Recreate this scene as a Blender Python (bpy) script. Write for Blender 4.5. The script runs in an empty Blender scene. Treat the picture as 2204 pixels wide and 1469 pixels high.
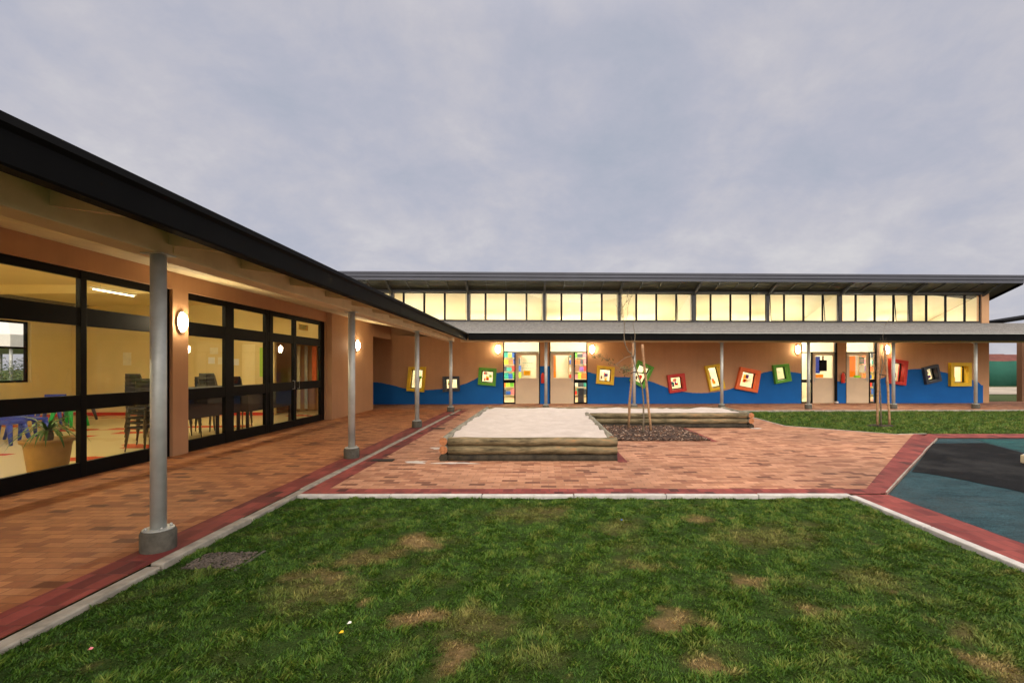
import bpy, bmesh, math, random
import numpy as np
from mathutils import Vector, Matrix
from mathutils.geometry import tessellate_polygon
R = random.Random(7)
NR = np.random.default_rng(11)
sc = bpy.context.scene
COL = sc.collection
H, VX, VY, F = 1.46, 1165.0, 792.0, 1000.0     # eye height; vanishing point and focal length of the photo

# ------------------------------------------------------------------ geometry helpers
def G(px, py):
    Y = H * F / (py - VY)
    return ((px - VX) * Y / F, Y)
def W(px, py, Y):
    return Vector(((px - VX) * Y / F, Y, H + (VY - py) * Y / F))
A = math.atan(0.028)
CA, SA = math.cos(A), math.sin(A)
Y0 = 19.0
def UB(px, yl=0.0):
    t = (px - VX) / F
    return (t * (Y0 + yl * CA) + yl * SA) / (CA - t * SA)
def ZB(py, px, yl=0.0):
    Y = Y0 + UB(px, yl) * SA + yl * CA
    return H + (VY - py) * Y / F
def BW(u, y, z=0.0):
    return Vector((u * CA - y * SA, Y0 + u * SA + y * CA, z))

class MB:
    def __init__(s): s.v = []; s.f = []; s.m = []; s.sm = []
    def add(s, vs, fs, mi=0, smooth=False):
        b = len(s.v); s.v += [tuple(v) for v in vs]
        for f in fs:
            s.f.append(tuple(i + b for i in f)); s.m.append(mi); s.sm.append(smooth)
        return s
    def box(s, x0, x1, y0, y1, z0, z1, mi=0):
        vs = [(x0,y0,z0),(x1,y0,z0),(x1,y1,z0),(x0,y1,z0),(x0,y0,z1),(x1,y0,z1),(x1,y1,z1),(x0,y1,z1)]
        return s.add(vs, [(0,3,2,1),(4,5,6,7),(0,1,5,4),(1,2,6,5),(2,3,7,6),(3,0,4,7)], mi)
    def obox(s, p0, p1, w, h, mi=0, up=(0,0,1)):
        p0, p1 = Vector(p0), Vector(p1); d = (p1-p0).normalized(); up = Vector(up)
        sx = d.cross(up).normalized(); uz = sx.cross(d).normalized()
        vs = []
        for p in (p0, p1):
            for a, b in ((-1,-1),(1,-1),(1,1),(-1,1)): vs.append(p + sx*(a*w/2) + uz*(b*h/2))
        return s.add(vs, [(0,1,2,3),(7,6,5,4),(0,4,5,1),(1,5,6,2),(2,6,7,3),(3,7,4,0)], mi)
    def tube(s, pts, rad, n=12, mi=0, cap=True, capmi=None, jit=0.0):
        pts = [Vector(p) for p in pts]
        if not isinstance(rad, (list, tuple)): rad = [rad]*len(pts)
        vs = []; ref = None
        for i, p in enumerate(pts):
            d = (pts[min(i+1, len(pts)-1)] - pts[max(i-1, 0)]).normalized()
            if ref is None: ref = Vector((0,0,1)) if abs(d.z) < .9 else Vector((1,0,0))
            a = d.cross(ref).normalized(); b = d.cross(a).normalized()
            for k in range(n):
                t = 2*math.pi*k/n; r = rad[i]*(1 + R.uniform(-jit, jit))
                vs.append(p + a*(math.cos(t)*r) + b*(math.sin(t)*r))
        fs = [(i*n+k, i*n+(k+1)%n, (i+1)*n+(k+1)%n, (i+1)*n+k) for i in range(len(pts)-1) for k in range(n)]
        b0 = len(s.v)
        s.add(vs, fs, mi, True)
        if cap:
            cm = mi if capmi is None else capmi
            s.f.append(tuple(b0+k for k in range(n))); s.m.append(cm); s.sm.append(False)
            e = b0 + (len(pts)-1)*n
            s.f.append(tuple(e+n-1-k for k in range(n))); s.m.append(cm); s.sm.append(False)
        return s
    def lathe(s, prof, n=24, c=(0,0,0), mi=0, smooth=True, sx=1, sy=1):
        vs = []
        for r, z in prof:
            for k in range(n):
                t = 2*math.pi*k/n
                vs.append((c[0]+math.cos(t)*r*sx, c[1]+math.sin(t)*r*sy, c[2]+z))
        fs = [(i*n+k, i*n+(k+1)%n, (i+1)*n+(k+1)%n, (i+1)*n+k) for i in range(len(prof)-1) for k in range(n)]
        b0 = len(s.v); s.add(vs, fs, mi, smooth)
        s.f.append(tuple(b0+n-1-k for k in range(n))); s.m.append(mi); s.sm.append(False)
        e = b0+(len(prof)-1)*n
        s.f.append(tuple(e+k for k in range(n))); s.m.append(mi); s.sm.append(False)
        return s
    def prism(s, poly, z0, z1, mi=0):
        n = len(poly)
        vs = [(x,y,z0) for x,y in poly] + [(x,y,z1) for x,y in poly]
        s.add(vs, [tuple(range(n-1,-1,-1)), tuple(range(n,2*n))] + [(i,(i+1)%n,n+(i+1)%n,n+i) for i in range(n)], mi)
        return s
    def build(s, name, mats, parent=None, bevel=0, loc=None, rz=0):
        me = bpy.data.meshes.new(name); me.from_pydata(s.v, [], s.f)
        if not isinstance(mats, (list, tuple)): mats = [mats]
        for m in mats: me.materials.append(m)
        me.polygons.foreach_set('material_index', s.m)
        me.polygons.foreach_set('use_smooth', s.sm)
        bm = bmesh.new(); bm.from_mesh(me); bmesh.ops.recalc_face_normals(bm, faces=bm.faces); bm.to_mesh(me); bm.free()
        o = bpy.data.objects.new(name, me); COL.objects.link(o)
        if parent: o.parent = parent
        if loc is not None: o.location = loc
        if rz: o.rotation_euler.z = rz
        if bevel:
            b = o.modifiers.new('Bevel', 'BEVEL'); b.width = bevel; b.segments = 2; b.limit_method = 'ANGLE'; b.angle_limit = .8
        return o

def wall_mesh(outer, holes, t0, t1, conv):
    """flat wall with holes: 2D outlines, thickness t0..t1, conv(a, t, b) gives the 3D point"""
    polys = [[Vector((a, b, 0)) for a, b in p] for p in [outer] + holes]
    tris = tessellate_polygon(polys)
    flat = [p for q in [outer] + holes for p in q]
    n = len(flat); mb = MB()
    vs = [conv(a, t0, b) for a, b in flat] + [conv(a, t1, b) for a, b in flat]
    fs = [tuple(t) for t in tris] + [tuple(i+n for i in reversed(t)) for t in tris]
    k = 0
    for q in [outer] + holes:
        m = len(q)
        for i in range(m): fs.append((k+i, k+(i+1)%m, n+k+(i+1)%m, n+k+i))
        k += m
    return mb.add(vs, fs)

def thing(name, label, cat, loc=(0,0,0), rz=0, group=None):
    o = bpy.data.objects.new(name, None); COL.objects.link(o)
    o.location = loc; o.rotation_euler.z = rz; o.empty_display_size = .1
    return tag(o, label, cat, group)
def tag(o, label=None, cat=None, group=None, kind=None):
    if label: o['label'] = label
    if cat: o['category'] = cat
    if group: o['group'] = group
    if kind: o['kind'] = kind
    return o
def struct(o): o['kind'] = 'structure'; return o
def dup(root, loc, rz=0, label=None):
    r = root.copy(); COL.objects.link(r); r.location = loc; r.rotation_euler.z = rz
    if label: r['label'] = label
    for ch in root.children:
        c = ch.copy(); COL.objects.link(c); c.parent = r
        for g in ch.children:
            d = g.copy(); COL.objects.link(d); d.parent = c
    return r

# ------------------------------------------------------------------ materials
class NT:
    def __init__(s, name):
        s.m = bpy.data.materials.new(name); s.m.use_nodes = True; s.t = s.m.node_tree
        s.b = s.t.nodes['Principled BSDF']; s.out = s.t.nodes['Material Output']
    def n(s, ty, **kw):
        o = s.t.nodes.new(ty)
        for k, v in kw.items():
            if hasattr(o, k): setattr(o, k, v)
        return o
    def l(s, a, b): s.t.links.new(a, b)
    def pos(s, obj=False):
        if obj: return s.n('ShaderNodeTexCoord').outputs['Object']
        return s.n('ShaderNodeNewGeometry').outputs['Position']
    def noise(s, scale, detail=4, vec=None, rough=.6, sc3=None):
        nn = s.n('ShaderNodeTexNoise'); nn.inputs['Scale'].default_value = scale
        nn.inputs['Detail'].default_value = detail; nn.inputs['Roughness'].default_value = rough
        v = vec or s.pos()
        if sc3:
            mp = s.n('ShaderNodeMapping'); mp.inputs['Scale'].default_value = sc3; s.l(v, mp.inputs[0]); v = mp.outputs[0]
        s.l(v, nn.inputs['Vector']); return nn.outputs['Fac']
    def ramp(s, fac, stops):
        r = s.n('ShaderNodeValToRGB'); e = r.color_ramp.elements
        while len(e) < len(stops): e.new(.5)
        for i, (p, c) in enumerate(stops):
            e[i].position = p; e[i].color = (*c, 1) if len(c) == 3 else c
        s.l(fac, r.inputs[0]); return r.outputs[0]
    def mix(s, fac, a, b, bt='MIX'):
        m = s.n('ShaderNodeMix'); m.data_type = 'RGBA'; m.blend_type = bt
        for k, v in ((0, fac), (6, a), (7, b)):
            if isinstance(v, (int, float)): m.inputs[k].default_value = v
            elif isinstance(v, tuple): m.inputs[k].default_value = (*v, 1)
            else: s.l(v, m.inputs[k])
        return m.outputs[2]
    def math(s, op, a, b=None, c=None):
        m = s.n('ShaderNodeMath'); m.operation = op
        for k, v in enumerate((a, b, c)):
            if v is None: continue
            if isinstance(v, (int, float)): m.inputs[k].default_value = v
            else: s.l(v, m.inputs[k])
        return m.outputs[0]
    def bump(s, h, st=.3, d=.02):
        b = s.n('ShaderNodeBump'); b.inputs['Strength'].default_value = st; b.inputs['Distance'].default_value = d
        s.l(h, b.inputs['Height']); s.l(b.outputs[0], s.b.inputs['Normal'])
    def col(s, c):
        if isinstance(c, tuple): s.b.inputs['Base Color'].default_value = (*c, 1)
        else: s.l(c, s.b.inputs['Base Color'])
    def fin(s, rough=.7, metal=0, spec=.4):
        s.b.inputs['Roughness'].default_value = rough; s.b.inputs['Metallic'].default_value = metal
        s.b.inputs['Specular IOR Level'].default_value = spec
        return s.m

def plain(name, c, rough=.6, metal=0, var=.12, scale=6, bump=.05, spec=.4):
    t = NT(name); nz = t.noise(scale, 5)
    lo = tuple(x*(1-var) for x in c); hi = tuple(min(1, x*(1+var)) for x in c)
    t.col(t.ramp(nz, [(.3, lo), (.7, hi)]))
    if bump: t.bump(t.noise(scale*25, 3), bump, .004)
    return t.fin(rough, metal, spec)
def emis(name, c, st):
    t = NT(name); t.b.inputs['Base Color'].default_value = (.8,.8,.8,1)
    t.b.inputs['Emission Color'].default_value = (*c, 1); t.b.inputs['Emission Strength'].default_value = st
    return t.fin(.5)

def plaster(name, c, blue=None):
    t = NT(name); p = t.pos()
    n1 = t.noise(.9, 6); n2 = t.noise(60, 3)
    base = t.ramp(n1, [(.3, tuple(x*.88 for x in c)), (.7, tuple(x*1.07 for x in c))])
    # faint vertical weathering streaks
    st = t.noise(1.0, 4, sc3=(7, 7, .35))
    base = t.mix(.18, base, t.ramp(st, [(.35, tuple(x*.72 for x in c)), (.6, c)]))
    if blue:
        o = t.pos(True); sep = t.n('ShaderNodeSeparateXYZ'); t.l(o, sep.inputs[0])
        u = t.math('DIVIDE', t.math('ADD', sep.outputs[0], 10.0), 32.0)
        fc = t.n('ShaderNodeFloatCurve'); cv = fc.mapping.curves[0]
        pts = [((a+10)/32, b/2.5) for a, b in blue]
        cv.points[0].location = (0, pts[0][1]); cv.points[1].location = (1, pts[-1][1])
        for a, b in pts: cv.points.new(a, b)
        for q in cv.points: q.handle_type = 'AUTO_CLAMPED'
        fc.mapping.update(); t.l(u, fc.inputs['Value'])
        h = t.math('ADD', t.math('MULTIPLY', fc.outputs[0], 2.5), t.math('MULTIPLY', t.math('SUBTRACT', t.noise(7, 4), .5), .035))
        m = t.math('LESS_THAN', sep.outputs[2], h)
        m = t.math('MULTIPLY', m, t.math('LESS_THAN', sep.outputs[0], UB(2116)))
        bl = t.ramp(n1, [(.3, (.002,.10,.37)), (.7, (.003,.125,.45))])
        base = t.mix(m, base, bl)
    t.col(base); t.bump(n2, .25, .004)
    return t.fin(.75, 0, .3)

def brick(name, c1, c2, c3, mortar, bw=.22, bh=.11, rot=0, rough=.75, off=.5, mort=.006):
    t = NT(name); p = t.pos()
    mp = t.n('ShaderNodeMapping'); mp.inputs['Rotation'].default_value = (0,0,rot); t.l(p, mp.inputs[0])
    # slight wobble so joints are not perfectly straight
    nz = t.n('ShaderNodeTexNoise'); nz.inputs['Scale'].default_value = 2.5; t.l(p, nz.inputs['Vector'])
    wob = t.n('ShaderNodeVectorMath'); wob.operation = 'MULTIPLY_ADD'
    t.l(nz.outputs['Color'], wob.inputs[0]); wob.inputs[1].default_value = (.02,.02,0); t.l(mp.outputs[0], wob.inputs[2])
    def bt(a, b):
        k = t.n('ShaderNodeTexBrick'); k.offset = off
        k.inputs['Color1'].default_value = (*a,1); k.inputs['Color2'].default_value = (*b,1); k.inputs['Mortar'].default_value = (*mortar,1)
        k.inputs['Scale'].default_value = 1; k.inputs['Brick Width'].default_value = bw; k.inputs['Row Height'].default_value = bh
        k.inputs['Mortar Size'].default_value = mort; k.inputs['Mortar Smooth'].default_value = .4; k.inputs['Bias'].default_value = 0
        t.l(wob.outputs[0], k.inputs['Vector']); return k
    k = bt((0,0,0), (1,1,1)); k.inputs['Mortar'].default_value = (.5,.5,.5,1)
    cc = t.ramp(k.outputs['Color'], [(0, tuple(x*.55 for x in c3)), (.045, tuple(x*.62 for x in c3)), (.07, c3), (.4, c1), (.75, c2), (1, tuple(min(1, x*1.12) for x in c2))])
    cc = t.mix(t.math('MULTIPLY', k.outputs['Fac'], .75), cc, mortar)
    big = t.noise(.55, 5)
    cc = t.mix(.6, cc, t.mix(1, cc, t.ramp(big, [(.3, (.48,.47,.48)), (.7, (1.22,1.18,1.12))]), 'MULTIPLY'))
    st = t.noise(5, 6, rough=.75)
    cc = t.mix(.5, cc, t.mix(1, cc, t.ramp(st, [(.35, (.6,.56,.54)), (.6, (1.1,1.1,1.1))]), 'MULTIPLY'))
    t.col(cc)
    h = t.math('SUBTRACT', t.math('MULTIPLY', t.noise(120, 2), .3), k.outputs['Fac'])
    h = t.math('ADD', h, t.math('MULTIPLY', k.outputs['Color'], .25))
    t.bump(h, .5, .006)
    return t.fin(rough, 0, .35)

def glass(name, tint=(1,1,1), refl=1.0):
    t = NT(name); t.t.nodes.remove(t.b)
    tr = t.n('ShaderNodeBsdfTransparent'); tr.inputs[0].default_value = (*tint, 1)
    gl = t.n('ShaderNodeBsdfGlossy'); gl.inputs['Roughness'].default_value = .01; gl.inputs['Color'].default_value = (refl,refl,refl,1)
    fr = t.n('ShaderNodeFresnel'); gn = t.n('ShaderNodeNewGeometry'); t.l(t.math('SUBTRACT', 1.5, t.math('MULTIPLY', gn.outputs['Backfacing'], 1.5-1/1.5)), fr.inputs['IOR'])
    mx = t.n('ShaderNodeMixShader'); t.l(fr.outputs[0], mx.inputs[0]); t.l(tr.outputs[0], mx.inputs[1]); t.l(gl.outputs[0], mx.inputs[2])
    t.l(mx.outputs[0], t.out.inputs[0]); return t.m

TAN = (.53,.305,.165)
M = {}
wave = [(803,822),(833,826),(851,830),(872,835.5),(902,839),(948,836.6),(990,828.5),(1018,818),(1029,812),(1069,802),(1084,799.6),
        (1150,787.5),(1173,787.5),(1190,787.5),
        (1265,799.7),(1285,804.8),(1323,810),(1357,811.6),(1400,820.6),(1422,828.4),(1440,835),(1479,843.7),(1507,845.3),(1525,844.6),
        (1549,841.5),(1566,838.5),(1584,831.8),(1638,803.7),(1653,799.2),(1665,798),(1705,800.3),(1724,803.3),
        (1790,818.5),(1801,819.9),(1821,822.8),(1836,824),
        (1899,813.8),(1915,803.7),(1956,794.7),(1973,793.6),(1989,794),(2028,799.7),(2047,804.8),(2092,817),(2108,823),(2116,829)]
M['mural'] = plaster('mural_plaster', TAN, [(UB(a), ZB(b, a)) for a, b in wave])
M['tan'] = plaster('tan_plaster', TAN)
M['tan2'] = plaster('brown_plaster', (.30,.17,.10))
M['paver'] = brick('courtyard_brick', (.385,.188,.105), (.46,.24,.145), (.27,.11,.065), (.28,.16,.10), .20, .10)
M['paver2'] = brick('walkway_brick', (.37,.145,.058), (.44,.19,.08), (.27,.095,.042), (.22,.09,.045), .20, .10)
M['red'] = brick('red_border_brick', (.19,.033,.029), (.25,.052,.044), (.13,.024,.024), (.12,.05,.045), .11, .22, mort=.004)
M['conc'] = plain('kerb_concrete', (.28,.26,.22), .85, var=.35, scale=7, bump=.5)
M['concw'] = plain('white_kerb_concrete', (.45,.44,.42), .85, var=.22, scale=7, bump=.4)
M['conc2'] = plain('footing_concrete', (.085,.08,.065), .9, var=.35, scale=12, bump=.6)
M['galv'] = plain('galvanised_steel', (.46,.48,.46), .5, .35, var=.16, scale=5, bump=.04)
M['black'] = plain('black_aluminium', (.0035,.0035,.004), .5, .0, var=.2, bump=0, spec=.10)
M['grey'] = plain('charcoal_aluminium', (.035,.035,.042), .45, .2, var=.15, bump=0)
M['gutter'] = plain('black_gutter', (.003,.0032,.0035), .65, 0, var=.3, scale=2, bump=.03, spec=.07)
M['fascia'] = plain('blue_grey_fascia', (.060,.067,.092), .5, .05, var=.12, scale=1.5, bump=.03)
M['cream'] = plain('cream_soffit', (.64,.53,.33), .75, var=.12, scale=3, bump=.1)
M['soffit'] = plain('beige_soffit', (.56,.47,.28), .8, var=.15, scale=3, bump=.05)
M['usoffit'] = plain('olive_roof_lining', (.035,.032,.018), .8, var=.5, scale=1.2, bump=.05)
M['dark'] = plain('dark_timber', (.025,.024,.024), .6, var=.3, scale=8)
M['roof'] = None
t = NT('stone_coated_roof'); o_ = t.pos()
c = t.ramp(t.noise(9, 8, rough=.8), [(.32,(.065,.064,.062)),(.5,(.17,.168,.163)),(.68,(.36,.355,.34))])
t.col(t.mix(.5, c, t.ramp(t.noise(60, 3, sc3=(1,.35,.35)), [(.35,(.06,.058,.056)),(.65,(.32,.315,.305))]))); t.bump(t.noise(30,4), .6, .02); M['roof'] = t.fin(.85)
M['room'] = plain('ochre_wall_paint', (.70,.56,.26), .8, var=.06, scale=.8, bump=.03)
M['ceil'] = plain('pale_yellow_ceiling', (.80,.68,.36), .85, var=.05, scale=.8, bump=.03)
M['class'] = plain('cream_classroom_paint', (.82,.77,.58), .85, var=.05, scale=1.2, bump=.02)
t = NT('vinyl_floor'); k = t.n('ShaderNodeTexVoronoi'); k.inputs['Scale'].default_value = 1.0; k.distance = 'CHEBYCHEV'
mp = t.n('ShaderNodeMapping'); mp.inputs['Scale'].default_value = (1.1,2.4,1); t.l(t.pos(), mp.inputs[0]); t.l(mp.outputs[0], k.inputs['Vector'])
sp = t.n('ShaderNodeSeparateColor'); t.l(k.outputs['Color'], sp.inputs[0])
c = t.ramp(sp.outputs[0], [(0,(.72,.62,.38)),(.90,(.66,.55,.32)),(.91,(.60,.07,.04))]); c.node.color_ramp.interpolation = 'CONSTANT'
t.col(c); M['vinyl'] = t.fin(.25, 0, .5)
M['glass'] = glass('clear_glass', (.97,.97,.95), .55); M['glassb'] = glass('classroom_glass', (.95,.95,.92), .9)
M['sand'] = None
t = NT('play_sand'); c = t.ramp(t.noise(3, 8, rough=.7), [(.3,(.45,.395,.35)),(.7,(.58,.52,.475))]); t.col(c)
hh = t.math('ADD', t.noise(14, 5), t.math('MULTIPLY', t.noise(150, 2), .3)); t.bump(hh, .8, .03); M['sand'] = t.fin(.95, 0, .2)
t = NT('weathered_log'); n1 = t.noise(2.2, 8, t.pos(True), sc3=(1,6,6), rough=.7)
c = t.ramp(n1, [(.36,(.035,.028,.014)),(.47,(.12,.095,.05)),(.57,(.20,.16,.09)),(.68,(.33,.17,.065))]); t.col(c); t.bump(n1, .7, .012); M['log'] = t.fin(.9)
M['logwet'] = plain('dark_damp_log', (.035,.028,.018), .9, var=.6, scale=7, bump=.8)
t = NT('weathered_log_side'); n1 = t.noise(2.2, 8, t.pos(True), sc3=(6,1,6), rough=.7)
c = t.ramp(n1, [(.3,(.06,.056,.04)),(.48,(.16,.15,.115)),(.62,(.25,.23,.17)),(.74,(.30,.21,.13))]); t.col(c); t.bump(n1, .7, .012); M['log2'] = t.fin(.9)
M['logend'] = plain('sawn_log_end', (.33,.135,.055), .85, var=.45, scale=30)
t = NT('bark_mulch'); c = t.ramp(t.noise(38, 6, rough=.8), [(.35,(.012,.008,.006)),(.55,(.06,.035,.025)),(.72,(.20,.13,.10))]); t.col(c); t.bump(t.noise(45,5), 1, .03); M['mulch'] = t.fin(.95)
M['chip'] = plain('bark_chip', (.11,.065,.045), .9, var=.6, scale=25)
M['chipl'] = plain('pale_bark_chip', (.33,.24,.18), .9, var=.5, scale=25)
M['pebble'] = plain('grey_pebble', (.085,.07,.058), .8, var=.6, scale=18)
def rubber(name, c):
    t = NT(name); v = t.n('ShaderNodeTexVoronoi'); v.inputs['Scale'].default_value = 170; t.l(t.pos(), v.inputs['Vector'])
    sp = t.n('ShaderNodeSeparateColor'); t.l(v.outputs['Color'], sp.inputs[0])
    a = t.ramp(sp.outputs[0], [(0, tuple(x*.45 for x in c)), (1, tuple(x*1.6 for x in c))])
    b = t.mix(1, a, t.ramp(t.noise(1.6, 8, rough=.8, sc3=(1,2.2,1)), [(.34,(.45,.48,.50)),(.66,(1.45,1.4,1.35))]), 'MULTIPLY')
    b = t.mix(t.ramp(t.noise(.8, 9, rough=.75), [(.48,(0,0,0)),(.75,(.5,.5,.5))]), b, (.07,.07,.068)); t.col(b); t.bump(v.outputs['Distance'], .5, .006); return t.fin(.85, 0, .12)
M['teal'] = rubber('teal_rubber', (.024,.058,.072)); M['blackrub'] = rubber('black_rubber', (.005,.006,.0075)); M['teal2'] = rubber('green_teal_rubber', (.018,.075,.080))
M['doorp'] = plain('beige_door_paint', (.66,.53,.37), .5, var=.05, scale=2, bump=.02)
M['stake'] = plain('wooden_stake', (.36,.21,.11), .85, var=.4, scale=14, bump=.5)
M['bark'] = plain('grey_brown_bark', (.16,.13,.09), .9, var=.35, scale=20, bump=.5)
M['tie'] = plain('black_rubber_tie', (.02,.02,.02), .6)
M['leaf'] = plain('leaf', (.07,.11,.025), .55, var=.5, scale=12, bump=0)
M['palm'] = plain('palm_leaf', (.06,.15,.035), .45, var=.4, scale=9, bump=0)
M['terracotta'] = plain('glazed_clay', (.42,.25,.08), .55, var=.15, scale=5, bump=.1)
M['soil'] = plain('dark_soil', (.03,.02,.014), .95, var=.4, scale=20, bump=.5)
M['plastic_black'] = plain('black_plastic', (.006,.006,.006), .6, var=.1, bump=0)
M['chrome'] = plain('brown_steel_tube', (.10,.085,.06), .35, .6, var=.1, bump=0)
M['white'] = plain('white_plastic', (.75,.74,.70), .5, var=.05, bump=0)
M['fencegreen'] = None
t = NT('green_shade_cloth'); c = t.ramp(t.noise(.5, 6), [(.3,(.006,.07,.05)),(.7,(.012,.11,.075))]); t.col(c); t.bump(t.noise(1.2,3), .5, .1); M['fencegreen'] = t.fin(.85)
M['farsand'] = plain('pale_dune_sand', (.45,.40,.33), .95, var=.35, scale=.5, bump=.2)
M['farroof'] = plain('clay_tile_roof', (.13,.04,.03), .85, var=.3, scale=1)
M['farwall'] = plain('beige_house_wall', (.5,.42,.34), .85, var=.1, scale=1)
PAL = dict(yellow=(.76,.50,.015), red=(.55,.03,.018), green=(.10,.36,.025), orange=(.80,.15,.03), slate=(.045,.055,.075), blue=(.02,.10,.45),
           white=(.75,.73,.68), teal=(.02,.30,.25), pink=(.70,.22,.25), brown=(.20,.09,.04), lime=(.35,.60,.05), purple=(.18,.07,.32))
for k, c in PAL.items(): M['p_'+k] = plain('painted_'+k, c, .5, var=.1, scale=8, bump=.03)

def trans(name, c):
    t = NT(name); t.col(c); t.fin(.7, 0, .2)
    tl = t.n('ShaderNodeBsdfTranslucent'); tl.inputs[0].default_value = (*[min(1, x*1.25) for x in c], 1)
    mx = t.n('ShaderNodeMixShader'); mx.inputs[0].default_value = .65
    t.l(t.b.outputs[0], mx.inputs[1]); t.l(tl.outputs[0], mx.inputs[2]); t.l(mx.outputs[0], t.out.inputs[0]); return t.m
for k, c in PAL.items(): M['t_'+k] = trans('translucent_'+k, c)
M['glasst'] = glass('tinted_sash_glass', (.80,.76,.66), .9); M['glasst2'] = glass('slightly_tinted_glass', (.90,.88,.80), .9)
M['t_amber'] = trans('translucent_amber', (.85,.40,.03))
# ------------------------------------------------------------------ ground
def sheet(name, poly, z, m, base=-.3):
    """a slab whose top is at z"""
    mb = MB(); n = len(poly)
    tr = tessellate_polygon([[Vector((x,y,0)) for x,y in poly]])
    mb.add([(x,y,z) for x,y in poly], [tuple(t) for t in tr])
    o = mb.build(name, m)
    for p in o.data.polygons:
        if p.normal.z < 0: p.flip()
    return struct(o)
t = NT('dry_veld'); c = t.ramp(t.noise(.3, 8, rough=.75), [(.3,(.035,.06,.012)),(.55,(.06,.09,.02)),(.72,(.14,.13,.05))]); t.col(c); t.bump(t.noise(12,5), .8, .05); M['veld'] = t.fin(.95)
sheet('ground', [(-400,-200),(400,-200),(400,900),(-400,900)], -.10, M['veld'])
sheet('sandy_ground', [(10,27.5),(70,27.5),(70,37.9),(10,37.9)], -.075, M['farsand'])
KX0, KX1 = -2.92, -2.80
BY = lambda X: 15.75 + .028*X      # lawn / walkway boundary at the back
courtyard = [(KX1,5.40),(3.60,5.40),(3.94,5.40),(8.06,9.85),(8.6,10.33),(7.86,10.28),(7.14,10.91),(6.18,11.76),(6.27,13.72),(6.75,15.4),(6.9,BY(6.9)),
             (34,BY(34)),(34,21.0),(24,20.6),(-13,18.9),(-13,16.5),(KX1,16.5)]
sheet('courtyard_paving', courtyard, 0, M['paver'])
sheet('walkway_paving', [(-6.3,-5),(KX0,-5),(KX0,16.5),(-6.3,16.5)], 0, M['paver2'])
for nm, pl in (('red_brick_border', [(-3.22,-5),(KX0,-5),(KX0,16.4),(-3.22,16.4)]),
               ('red_brick_border', [(KX1,5.62),(-2.56,5.62),(-2.56,16.2),(KX1,16.2)]),
               ('red_brick_border', [(KX1,5.40),(3.60,5.40),(3.94,5.40),(3.94,5.62),(KX1,5.62)]),
               ('red_brick_border', [(1.2,7.2),(1.34,7.2),(1.34,9.32),(1.2,9.32)]),
               ('red_brick_border', [(3.40,9.25),(3.52,9.25),(3.52,11.5),(3.40,11.5)]),
               ('red_brick_border', [(3.945,5.42),(4.04,5.42),(8.30,9.72),(8.30,10.34),(7.95,9.98),(3.945,5.64)])):
    sheet(nm, pl, .004, M['red'])
sheet('red_brick_border', [(3.60,-5),(4.02,-5),(4.02,5.38),(3.60,5.38)], 0, M['red'])
sheet('red_brick_border', [(8.305,9.74),(34,9.74),(34,10.42),(8.305,10.36)], 0, M['red'])
sheet('rubber_surface', [(4.02,-5),(34,-5),(34,9.72),(8.32,9.72),(4.04,5.40)], -.010, M['teal'])
bp = [G(2008,953),G(1962,1014),G(1985,1016),G(2012,1020),G(2038,1024.5),G(2080,1032),G(2120,1041),G(2165,1049),G(2204,1058)]
bp += [(9.0,5.0),(13.5,5.2),(13.5,7.2),(9.4,7.6)][::1]
bp = [p for p in bp[:9]] + [(7.6,5.0),(12,4.6),(13.5,6.0), G(2204,974), G(2160,962), G(2120,952)]
sheet('black_rubber_patch', bp, -.005, M['blackrub'])
sheet('green_rubber_patch', [G(2126,951.5),G(2165,961),G(2204,971.5),(13.6,6.2),(20,7),(20,9.5),(G(2100,944)[0],9.6)], -.0055, M['teal2'])

# kerbs
def kerb(pts, w=.10, top=.02, name='kerb', seg=1.0, m='conc'):
    mb = MB()
    for a, b in zip(pts[:-1], pts[1:]):
        a, b = Vector((*a, 0)), Vector((*b, 0)); L = (b-a).length; n = max(1, int(L/seg)); d = (b-a)/n
        for i in range(n):
            p, q = a + d*i, a + d*(i+1); g = d.normalized()*.003
            j = R.uniform(-.004, .004); jz = R.uniform(-.006, .006)
            off = Vector((-d.y, d.x, 0)).normalized()*j
            mb.obox(p+g+off+Vector((0,0,top/2-.06+jz)), q-g+off+Vector((0,0,top/2-.06+jz)), w, top+.12)
    return struct(mb.build(name, M[m], bevel=.010))
kerb([((KX0+KX1)/2+.008,-3),((KX0+KX1)/2+.008,3.42)], .10, .010)
kerb([((KX0+KX1)/2+.008,3.44),((KX0+KX1)/2+.008,16.2)], .095, .012)
kerb([(KX1,5.355),(3.55,5.355)], .075, .008, m='concw')
kerb([(3.55,5.31),(3.55,-3)], .085, .014, m='concw')
kerb([(6.9,BY(6.9)-.05),(14,BY(14)-.05),(34,BY(34)-.05)], .10, .02)
kerb([(6.75,15.35),(6.27,13.72),(6.18,11.76),(7.14,10.91),(7.86,10.28),(8.6,10.38)], .05, .012, seg=.8)
kerb([(4.05,5.46),(8.26,9.70)], .022, .012, seg=.7)

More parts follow.
